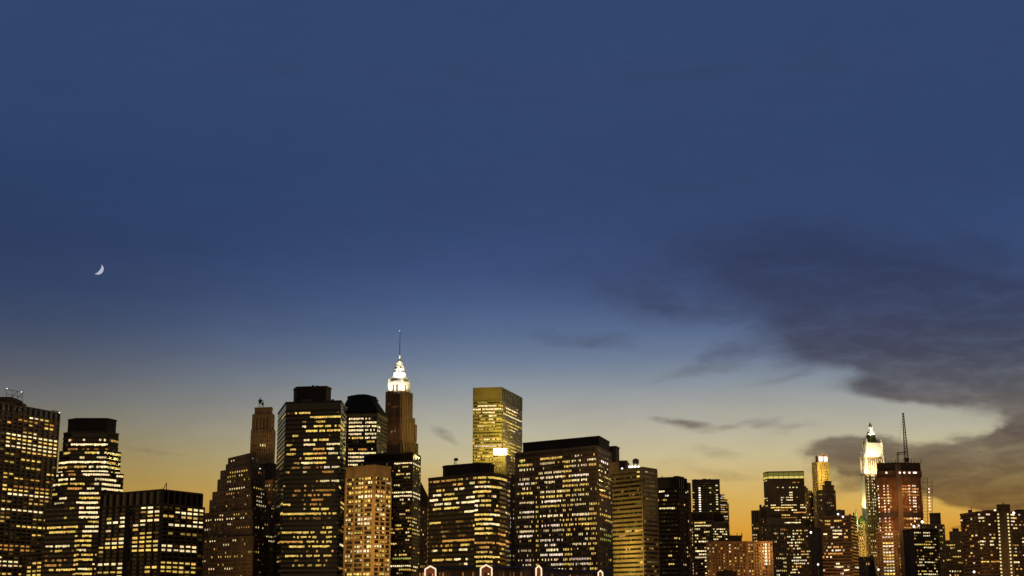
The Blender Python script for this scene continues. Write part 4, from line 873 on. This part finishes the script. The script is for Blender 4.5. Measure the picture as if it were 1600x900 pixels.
def make_pier_hall():
    root = empty('pier_hall', pt(800, 905, 700), 'low dark waterfront hall with arched gables outlined in light strings', 'market hall')
    zr = pt(700, 885.5, 700).z
    front = [at(655, 705, zr).xy, at(812, 690, zr).xy, at(955, 800, zr).xy]
    back = [Vector((front[2].x, front[2].y + 40)), Vector((front[0].x, 770))]
    poly = front + back
    z_e = pt(700, 890.5, 700).z
    mb = MB(); mb.prism(poly, 3.2, z_e); mb.build('wall', [M['dark']], root)
    c = sum(poly, Vector((0, 0))) / 5
    mb = MB(); ov = [c + (p - c) * 1.012 for p in poly]; mb.prism(ov, z_e, z_e + .6); mb.frustum(ov, z_e + .6, [c + (p - c) * .93 for p in poly], zr); mb.build('roof', [M['black']], root)
    rs = random.Random(3)
    for fi, span in ((0, 30), (1, 26)):
        A, B = poly[fi], poly[fi + 1]; d = (B - A).normalized(); n = Vector((d.y, -d.x)); L = (B - A).length
        for k in range(span):
            p = A + d * L * (k + .3) / span + n * .15
            if rs.random() < .55:
                o = bpy.data.objects.new('window', quad); col.objects.link(o); o.parent = root
                zc = z_e - 2.9; o.location = Vector((p.x, p.y, zc)) - root.location; o.rotation_euler = (0, 0, math.atan2(d.y, d.x)); o.scale = (L / span * .42, 1, 3.4)
                b_ = rs.choice((.03, .05, .08, .14, .3)); o.color = (b_ * 1.0, b_ * .42, b_ * .12, 1)
    glow = emit_mat('string of light bulbs', (1, .70, .46), 1.35)
    for fi, xm, wpx, ytop, yeave in ((0, 675.5, 16.5, 884.7, 889.5), (0, 762.5, 17.5, 883, 888), (1, 834, 8.4, 884, 888.5), (1, 931, 6.8, 891.5, 895)):
        A, B = poly[fi], poly[fi + 1]; d = (B - A).normalized(); n = Vector((d.y, -d.x)); L = (B - A).length
        # gable centre on this wall
        lo, hi = 0.0, 1.0
        for _ in range(40):
            m_ = (lo + hi) / 2
            if proj((*(A + (B - A) * m_), zr))[0] < xm: lo = m_
            else: hi = m_
        p = A + (B - A) * lo
        ux = abs(proj((*(p + d), zr))[0] - proj((*p, zr))[0]); hw = wpx / ux / 2
        zt, ze = pt(xm, ytop, p.y).z, pt(xm, yeave, p.y).z
        q = [p - d * hw, p + d * hw]; o = n * 2.2
        f = [(q[0].x + o.x, q[0].y + o.y, 3.2), (q[1].x + o.x, q[1].y + o.y, 3.2), (q[1].x + o.x, q[1].y + o.y, ze), (p.x + o.x, p.y + o.y, zt), (q[0].x + o.x, q[0].y + o.y, ze)]
        mb = MB(); mb.face(f)
        bk = [(x - n.x * 12, y - n.y * 12, z) for x, y, z in f]
        for i in range(5): j = (i + 1) % 5; mb.face([f[i], bk[i], bk[j], f[j]][::-1])
        g = mb.build('gable', [M['red']], root)
        mb = MB(); of = [Vector(v) + Vector((n.x, n.y, 0)) * .35 for v in f]
        for a, b in ((0, 4), (4, 3), (3, 2), (2, 1)): mb.bar(of[a], of[b], .34, 0, 6)
        mb.build('light_string', [glow], g)
        w_ = MB(); w_.face([tuple(Vector(v) + Vector((n.x, n.y, 0)) * .1) for v in ((p.x - d.x * hw * .45 + o.x, p.y - d.y * hw * .45 + o.y, ze - 6), (p.x + d.x * hw * .45 + o.x, p.y + d.y * hw * .45 + o.y, ze - 6), (p.x + d.x * hw * .45 + o.x, p.y + d.y * hw * .45 + o.y, ze - 2), (p.x - d.x * hw * .45 + o.x, p.y - d.y * hw * .45 + o.y, ze - 2))])
        w_.build('gable_window', [M['pane']], g)
        lamp('gable_light', tuple(of[3] + Vector((n.x, n.y, 0)) * 3 - Vector((0, 0, 4))), 350, (1, .45, .2), .3)
make_pier_hall()

def street_lamp(px, py, Y, r, label):
    c = pt(px, py, Y); root = empty('street_lamp', (c.x, c.y, 2.0), label, 'street lamp', 'white street lamps')
    mb = MB(); mb.bar((c.x, c.y, 2), (c.x, c.y, c.z - r * .8), .14, 0, 8); mb.bar((c.x, c.y, 2), (c.x, c.y, 3), .3, 0, 8); mb.build('pole', [M['metal']], root)
    mb = MB(); mb.lathe(c, [(.1, c.z - r), (r * .8, c.z - r * .5), (r, c.z), (r * .7, c.z + r * .7), (.1, c.z + r)], 10); mb.build('lamp_globe', [lamp_white], root)
lamp_white = emit_mat('white lamp globe', (1, .92, .80), 2.2)
street_lamp(1522, 893.5, 1020, .85, 'bright white lamp before the foot of the striped apartment slab')
street_lamp(1372.5, 890, 1218, .85, 'white lamp just right of the dark pointed roof under the gothic tower')
street_lamp(1338.5, 897.5, 1216, .75, 'white lamp at the left corner of the low hall with the pointed roof')
street_lamp(1278.3, 882, 1096, .75, 'white lamp between the white dotted tower and the pale ledged one')

for tw in TOWERS: make_tower(tw)

# ---------------------------------------------------------------- moon: the sunlit shell of a sphere, far beyond the city
def make_moon():
    Y = 9000; c = pt(152.8, 420.2, Y); r = 8.9 / F * (Y * CP + (c.z - CZ) * SP)
    view = (Vector((0, 0, CZ)) - c).normalized()
    right = Vector((0, 0, 1)).cross(view).normalized() ; up = view.cross(right).normalized()
    a = R(-33); sun_ = right * math.cos(a) + up * math.sin(a); ax = view.cross(sun_).normalized()
    mb = MB(); N, K = 28, 10; ph0, ph1 = R(23), R(96)
    def P(i, k, s_):
        th = math.pi * (i / N); ph = ph0 + (ph1 - ph0) * k / K
        return c + (ax * math.cos(th) + (sun_ * math.sin(ph) + view * math.cos(ph)) * math.sin(th)) * r * s_
    for i in range(N):
        for k in range(K):
            mb.face([P(i, k, 1), P(i, k + 1, 1), P(i + 1, k + 1, 1), P(i + 1, k, 1)])
            mb.face([P(i, k, .97), P(i + 1, k, .97), P(i + 1, k + 1, .97), P(i, k + 1, .97)])
    m, nt, out = new_mat('moonlit rock')
    e = nt.nodes.new('ShaderNodeEmission'); n = nt.nodes.new('ShaderNodeTexNoise'); n.inputs['Scale'].default_value = .05; n.inputs['Detail'].default_value = 4
    tc = nt.nodes.new('ShaderNodeTexCoord'); rp = nt.nodes.new('ShaderNodeValToRGB')
    rp.color_ramp.elements[0].position = .3; rp.color_ramp.elements[1].position = .7
    rp.color_ramp.elements[0].color = (.38, .39, .50, 1); rp.color_ramp.elements[1].color = (.50, .54, .70, 1)
    nt.links.new(tc.outputs['Object'], n.inputs['Vector']); nt.links.new(n.outputs['Fac'], rp.inputs['Fac']); nt.links.new(rp.outputs['Color'], e.inputs['Color']); nt.links.new(e.outputs['Emission'], out.inputs['Surface'])
    o = mb.build('crescent_moon', [m]); tag(o, 'thin pale crescent moon in the blue evening sky', 'moon')
make_moon()

# ---------------------------------------------------------------- ground and water
def sheet(name, pts, z, m):
    mb = MB(); mb.face([(x, y, z) for x, y in pts]); o = mb.build(name, [m]); o['kind'] = 'structure'; return o
m, nt, out = new_mat('river water'); b = nt.nodes.new('ShaderNodeBsdfPrincipled'); b.inputs['Base Color'].default_value = (.01, .014, .018, 1); b.inputs['Roughness'].default_value = .12
n = nt.nodes.new('ShaderNodeTexNoise'); n.inputs['Scale'].default_value = .3; n.inputs['Detail'].default_value = 5; bp = nt.nodes.new('ShaderNodeBump'); bp.inputs['Strength'].default_value = .6
tc = nt.nodes.new('ShaderNodeTexCoord'); nt.links.new(tc.outputs['Object'], n.inputs['Vector']); nt.links.new(n.outputs['Fac'], bp.inputs['Height']); nt.links.new(bp.outputs['Normal'], b.inputs['Normal']); nt.links.new(b.outputs['BSDF'], out.inputs['Surface'])
sheet('river', [(-20000, -15000), (20000, -15000), (20000, 30000), (-20000, 30000)], 0, m)
mb = MB(); mb.prism([(-4000, 830), (4000, 830), (4000, 12000), (-4000, 12000)], -2, 2.0); o = mb.build('ground', [wall_mat('city asphalt', (.05, .045, .04), .9)]); o['kind'] = 'structure'
mb = MB(); mb.prism([(-60, 675), (75, 675), (75, 829.9), (-60, 829.9)], -2, 3.2); o = mb.build('pier_deck', [wall_mat('pier timber', (.07, .055, .04), .9)]); o['kind'] = 'structure'

# ---------------------------------------------------------------- sky
SUN_AZ, SUN_EL = R(6), R(1.0)       # the sun has gone down behind the towers, a little right of the middle
w = bpy.data.worlds.new('World'); sc.world = w; w.use_nodes = True
nt = w.node_tree; nt.nodes.clear(); N = nt.nodes.new; LK = nt.links.new
out = N('ShaderNodeOutputWorld'); bg = N('ShaderNodeBackground'); LK(bg.outputs[0], out.inputs['Surface'])
tc = N('ShaderNodeTexCoord'); sep = N('ShaderNodeSeparateXYZ'); LK(tc.outputs['Generated'], sep.inputs[0])
def math_(op, a, b=None, c=None):
    n = N('ShaderNodeMath'); n.operation = op
    for i, v in enumerate((a, b, c)):
        if v is None: continue
        if isinstance(v, (int, float)): n.inputs[i].default_value = v
        else: LK(v, n.inputs[i])
    return n.outputs[0]
def mrange(v, a, b, c=0.0, d=1.0, mode='SMOOTHSTEP'):
    n = N('ShaderNodeMapRange'); n.interpolation_type = mode; LK(v, n.inputs['Value'])
    for k, x in zip(('From Min', 'From Max', 'To Min', 'To Max'), (a, b, c, d)): n.inputs[k].default_value = x
    return n.outputs[0]
def s2l(c): return tuple(((v / 255 + .055) / 1.055) ** 2.4 if v > 10 else v / 255 / 12.92 for v in c)
def el(py):     # sine of the elevation seen at a row of the photograph's middle column
    return math.sin(PIT + math.atan((CY - py) / F))
def ramp(fac, stops):
    r = N('ShaderNodeValToRGB'); r.color_ramp.interpolation = 'EASE' if False else 'LINEAR'; e = r.color_ramp.elements
    stops = sorted(stops, key=lambda s_: s_[0])
    while len(e) < len(stops): e.new(.5)
    for q, (p, c) in zip(e, stops): q.position = max(0, min(1, p)); q.color = (*c, 1)
    LK(fac, r.inputs['Fac']); return r.outputs['Color']
def mix(f, a, b):
    n = N('ShaderNodeMix'); n.data_type = 'RGBA'
    for k, v in ((0, f), (6, a), (7, b)):
        if isinstance(v, (int, float)): n.inputs[k].default_value = v
        elif isinstance(v, tuple): n.inputs[k].default_value = (*v, 1)
        else: LK(v, n.inputs[k])
    return n.outputs[2]
X, Yd, Z = sep.outputs
fac = math_('MULTIPLY', Z, 2.0)          # sine of elevation 0..0.5 over the ramps
def st(rows): return [(el(y) * 2, s2l(c)) for y, c in rows]
top = [(0, (48, 69, 108)), (120, (48, 68, 106)), (220, (46, 67, 107)), (300, (46, 67, 106)), (360, (48, 70, 112))]
cR = ramp(fac, st(top + [(420, (55, 77, 120)), (470, (67, 89, 131)), (520, (84, 106, 142)), (560, (105, 123, 150)), (600, (133, 145, 156)), (640, (161, 163, 157)), (680, (182, 178, 156)), (715, (195, 184, 143)), (750, (205, 179, 116)), (790, (212, 169, 84)), (830, (213, 153, 56)), (880, (200, 130, 42)), (950, (150, 90, 35))]))
cL = ramp(fac, st(top[:3] + [(300, (42, 63, 101)), (400, (42, 60, 97)), (470, (48, 65, 98)), (520, (58, 72, 100)), (560, (72, 82, 102)), (600, (88, 93, 103)), (640, (106, 107, 105)), (680, (124, 117, 97)), (715, (140, 124, 82)), (750, (156, 129, 68)), (800, (174, 134, 56)), (870, (170, 115, 45)), (950, (120, 75, 35))]))
hyp = math_('SQRT', math_('ADD', math_('MULTIPLY', X, X), math_('MULTIPLY', Yd, Yd)))
saz = math_('DIVIDE', X, hyp)
skyc = mix(mrange(saz, -.36, .02), cL, cR)
# the sky behind us, over the other shore: unseen, made warm and bright to light the facades
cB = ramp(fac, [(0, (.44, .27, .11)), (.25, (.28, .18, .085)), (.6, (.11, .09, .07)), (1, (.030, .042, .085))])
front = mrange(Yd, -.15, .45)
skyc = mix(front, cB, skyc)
# clouds: soft masks in tangent coordinates, broken up by noise
u_ = math_('DIVIDE', X, math_('MAXIMUM', Yd, .05)); v_ = math_('DIVIDE', Z, math_('MAXIMUM', Yd, .05))
cmb = N('ShaderNodeCombineXYZ'); LK(u_, cmb.inputs[0]); LK(v_, cmb.inputs[1])
def noise(scale, sx, sy, rot, det=8, rough=.6, off=0, vec=None, dist=0):
    mp = N('ShaderNodeMapping'); mp.inputs['Scale'].default_value = (sx, sy, 1); mp.inputs['Rotation'].default_value = (0, 0, rot); mp.inputs['Location'].default_value = (off, off * .7, 0)
    LK(vec or cmb.outputs[0], mp.inputs['Vector']); n = N('ShaderNodeTexNoise'); n.inputs['Scale'].default_value = scale; n.inputs['Detail'].default_value = det; n.inputs['Roughness'].default_value = rough; n.inputs['Distortion'].default_value = dist
    LK(mp.outputs[0], n.inputs['Vector']); return n
wv = noise(9, 1, 1.6, R(12), 5, .55, 3.1)
sub = N('ShaderNodeVectorMath'); sub.operation = 'SUBTRACT'; LK(wv.outputs['Color'], sub.inputs[0]); sub.inputs[1].default_value = (.5, .5, .5)
scl = N('ShaderNodeVectorMath'); scl.operation = 'MULTIPLY'; LK(sub.outputs[0], scl.inputs[0]); scl.inputs[1].default_value = (.10, .035, 0)
add = N('ShaderNodeVectorMath'); add.operation = 'ADD'; LK(cmb.outputs[0], add.inputs[0]); LK(scl.outputs[0], add.inputs[1])
warp = add.outputs[0]
def uv(px, py):
    x, y = (px - CX) / F, (CY - py) / F; d = CP - y * SP
    return x / d, (SP + y * CP) / d
def blob(px, py, a, b, rot, wgt, core=0.0):
    """soft ellipse: centre, half axes in photo pixels, turn in degrees (clockwise in the picture), weight"""
    u0, v0 = uv(px, py); mp = N('ShaderNodeMapping'); mp.vector_type = 'TEXTURE'
    mp.inputs['Location'].default_value = (u0, v0, 0); mp.inputs['Rotation'].default_value = (0, 0, R(-rot)); mp.inputs['Scale'].default_value = (a / F, b / F, 1)
    LK(warp, mp.inputs['Vector']); ln = N('ShaderNodeVectorMath'); ln.operation = 'LENGTH'; LK(mp.outputs[0], ln.inputs[0])
    return mrange(ln.outputs['Value'], core, 1.0, wgt, 0.0)
def total(lst):
    s_ = lst[0]
    for x in lst[1:]: s_ = math_('ADD', s_, x)
    return s_
n1 = noise(9, 1, 2.4, R(10), 10, .64, 1.7, dist=.6).outputs['Fac']; n2 = noise(24, 1, 3.2, R(7), 8, .62, 5.2, dist=.4).outputs['Fac']; n3 = noise(60, 1, 3.6, R(5), 6, .6, 2.2).outputs['Fac']
nz = math_('ADD', math_('MULTIPLY', n1, .6), math_('ADD', math_('MULTIPLY', n2, .28), math_('MULTIPLY', n3, .12)))
nl = math_('ADD', math_('MULTIPLY', n1, .2), math_('ADD', math_('MULTIPLY', n2, .45), math_('MULTIPLY', n3, .35)))
big = total([blob(1500, 560, 330, 98, 4, 1.7, .2), blob(1400, 495, 480, 140, 12, 1.0), blob(1600, 560, 260, 150, 0, 1.3, .1), blob(1625, 645, 75, 90, 0, 1.5, .1), blob(1385, 616, 170, 32, 4, 1.3), blob(1480, 420, 620, 170, 6, 1.0), blob(1180, 420, 520, 150, 10, .40), blob(1250, 560, 160, 44, -14, .6), blob(1070, 578, 190, 24, -16, .46), blob(1170, 545, 150, 36, -16, .5), blob(1230, 590, 90, 14, -8, .4), blob(905, 538, 170, 28, 5, .62), blob(900, 460, 300, 100, 10, .36), blob(1030, 480, 260, 90, 12, .34)])
low = total([blob(1480, 742, 230, 56, 6, 1.7, .4), blob(1375, 718, 135, 34, 8, 1.15, .05), blob(1610, 735, 190, 84, 0, 1.8, .4), blob(1620, 675, 62, 90, 0, 1.6, .1), blob(1052, 661, 66, 14, 2, .95), blob(1100, 672, 110, 16, -3, .5), blob(1190, 664, 90, 14, -3, .5), blob(1240, 678, 110, 18, 0, .42), blob(705, 690, 60, 16, 20, .5), blob(1290, 712, 80, 16, 0, .5), blob(1110, 705, 110, 18, 2, .44), blob(1150, 742, 120, 24, 0, .42), blob(1320, 765, 80, 18, 0, .46), blob(1500, 822, 70, 7, -3, .7), blob(230, 716, 130, 8, 2, .38), blob(1040, 730, 120, 30, 0, .3)])
aBig = mrange(math_('ADD', big, math_('MULTIPLY', math_('SUBTRACT', nz, .5), 2.3)), .15, 1.3)
aBig = math_('MULTIPLY', aBig, mrange(big, .0, .45))
aLow = mrange(math_('ADD', low, math_('MULTIPLY', math_('SUBTRACT', nl, .5), 1.8)), .1, 1.1)
aLow = math_('MULTIPLY', aLow, mrange(low, .0, .35))
ccol = ramp(fac, st([(300, (40, 57, 94)), (420, (42, 56, 90)), (500, (47, 57, 85)), (570, (56, 60, 80)), (620, (70, 70, 80)), (650, (92, 86, 84)), (690, (90, 79, 73)), (740, (80, 65, 53)), (800, (82, 61, 40)), (860, (100, 68, 36))]))
ccol2 = mix(mrange(n2, .35, .75, 0, .22), ccol, skyc)
skyc = mix(math_('MULTIPLY', aBig, .90), skyc, ccol2)
skyc = mix(math_('MULTIPLY', aLow, .88), skyc, ccol2)
thin = mrange(math_('ADD', math_('MULTIPLY', n1, .5), math_('MULTIPLY', n2, .5)), .3, .7, .955, 1.035)     # thin uneven veil over the whole sky
tv = N('ShaderNodeVectorMath'); tv.operation = 'SCALE'; LK(skyc, tv.inputs[0]); LK(thin, tv.inputs['Scale']); skyc = tv.outputs[0]
sk = N('ShaderNodeTexSky'); sk.sky_type = 'NISHITA'; sk.sun_disc = False; sk.sun_elevation = SUN_EL; sk.sun_rotation = SUN_AZ
sks = N('ShaderNodeVectorMath'); sks.operation = 'SCALE'; LK(sk.outputs[0], sks.inputs[0]); sks.inputs['Scale'].default_value = .002
addc = N('ShaderNodeVectorMath'); addc.operation = 'ADD'; LK(skyc, addc.inputs[0]); LK(sks.outputs[0], addc.inputs[1])
LK(addc.outputs[0], bg.inputs['Color']); bg.inputs['Strength'].default_value = 1.0

sl = bpy.data.lights.new('sun', 'SUN'); sl.energy = .04; sl.color = (1, .6, .3); sl.angle = R(2)
so = bpy.data.objects.new('sun', sl); col.objects.link(so)
dv = Vector((math.sin(SUN_AZ) * math.cos(SUN_EL), math.cos(SUN_AZ) * math.cos(SUN_EL), math.sin(SUN_EL)))
so.rotation_euler = dv.to_track_quat('Z', 'Y').to_euler()

# ---------------------------------------------------------------- camera
cd = bpy.data.cameras.new('camera'); cam = bpy.data.objects.new('camera', cd); col.objects.link(cam); sc.camera = cam
cd.sensor_width = 36; cd.lens = 36 * F / 1600; cd.clip_start = 1; cd.clip_end = 60000
cam.location = (0, 0, CZ); cam.rotation_euler = (math.pi / 2 + PIT, 0, 0)
sc.view_settings.view_transform = 'Standard'; sc.view_settings.look = 'None'; sc.view_settings.exposure = 0; sc.view_settings.gamma = 1
sc.cycles.max_bounces = 4; sc.cycles.filter_width = 1.5
sc.cycles.use_denoising = True
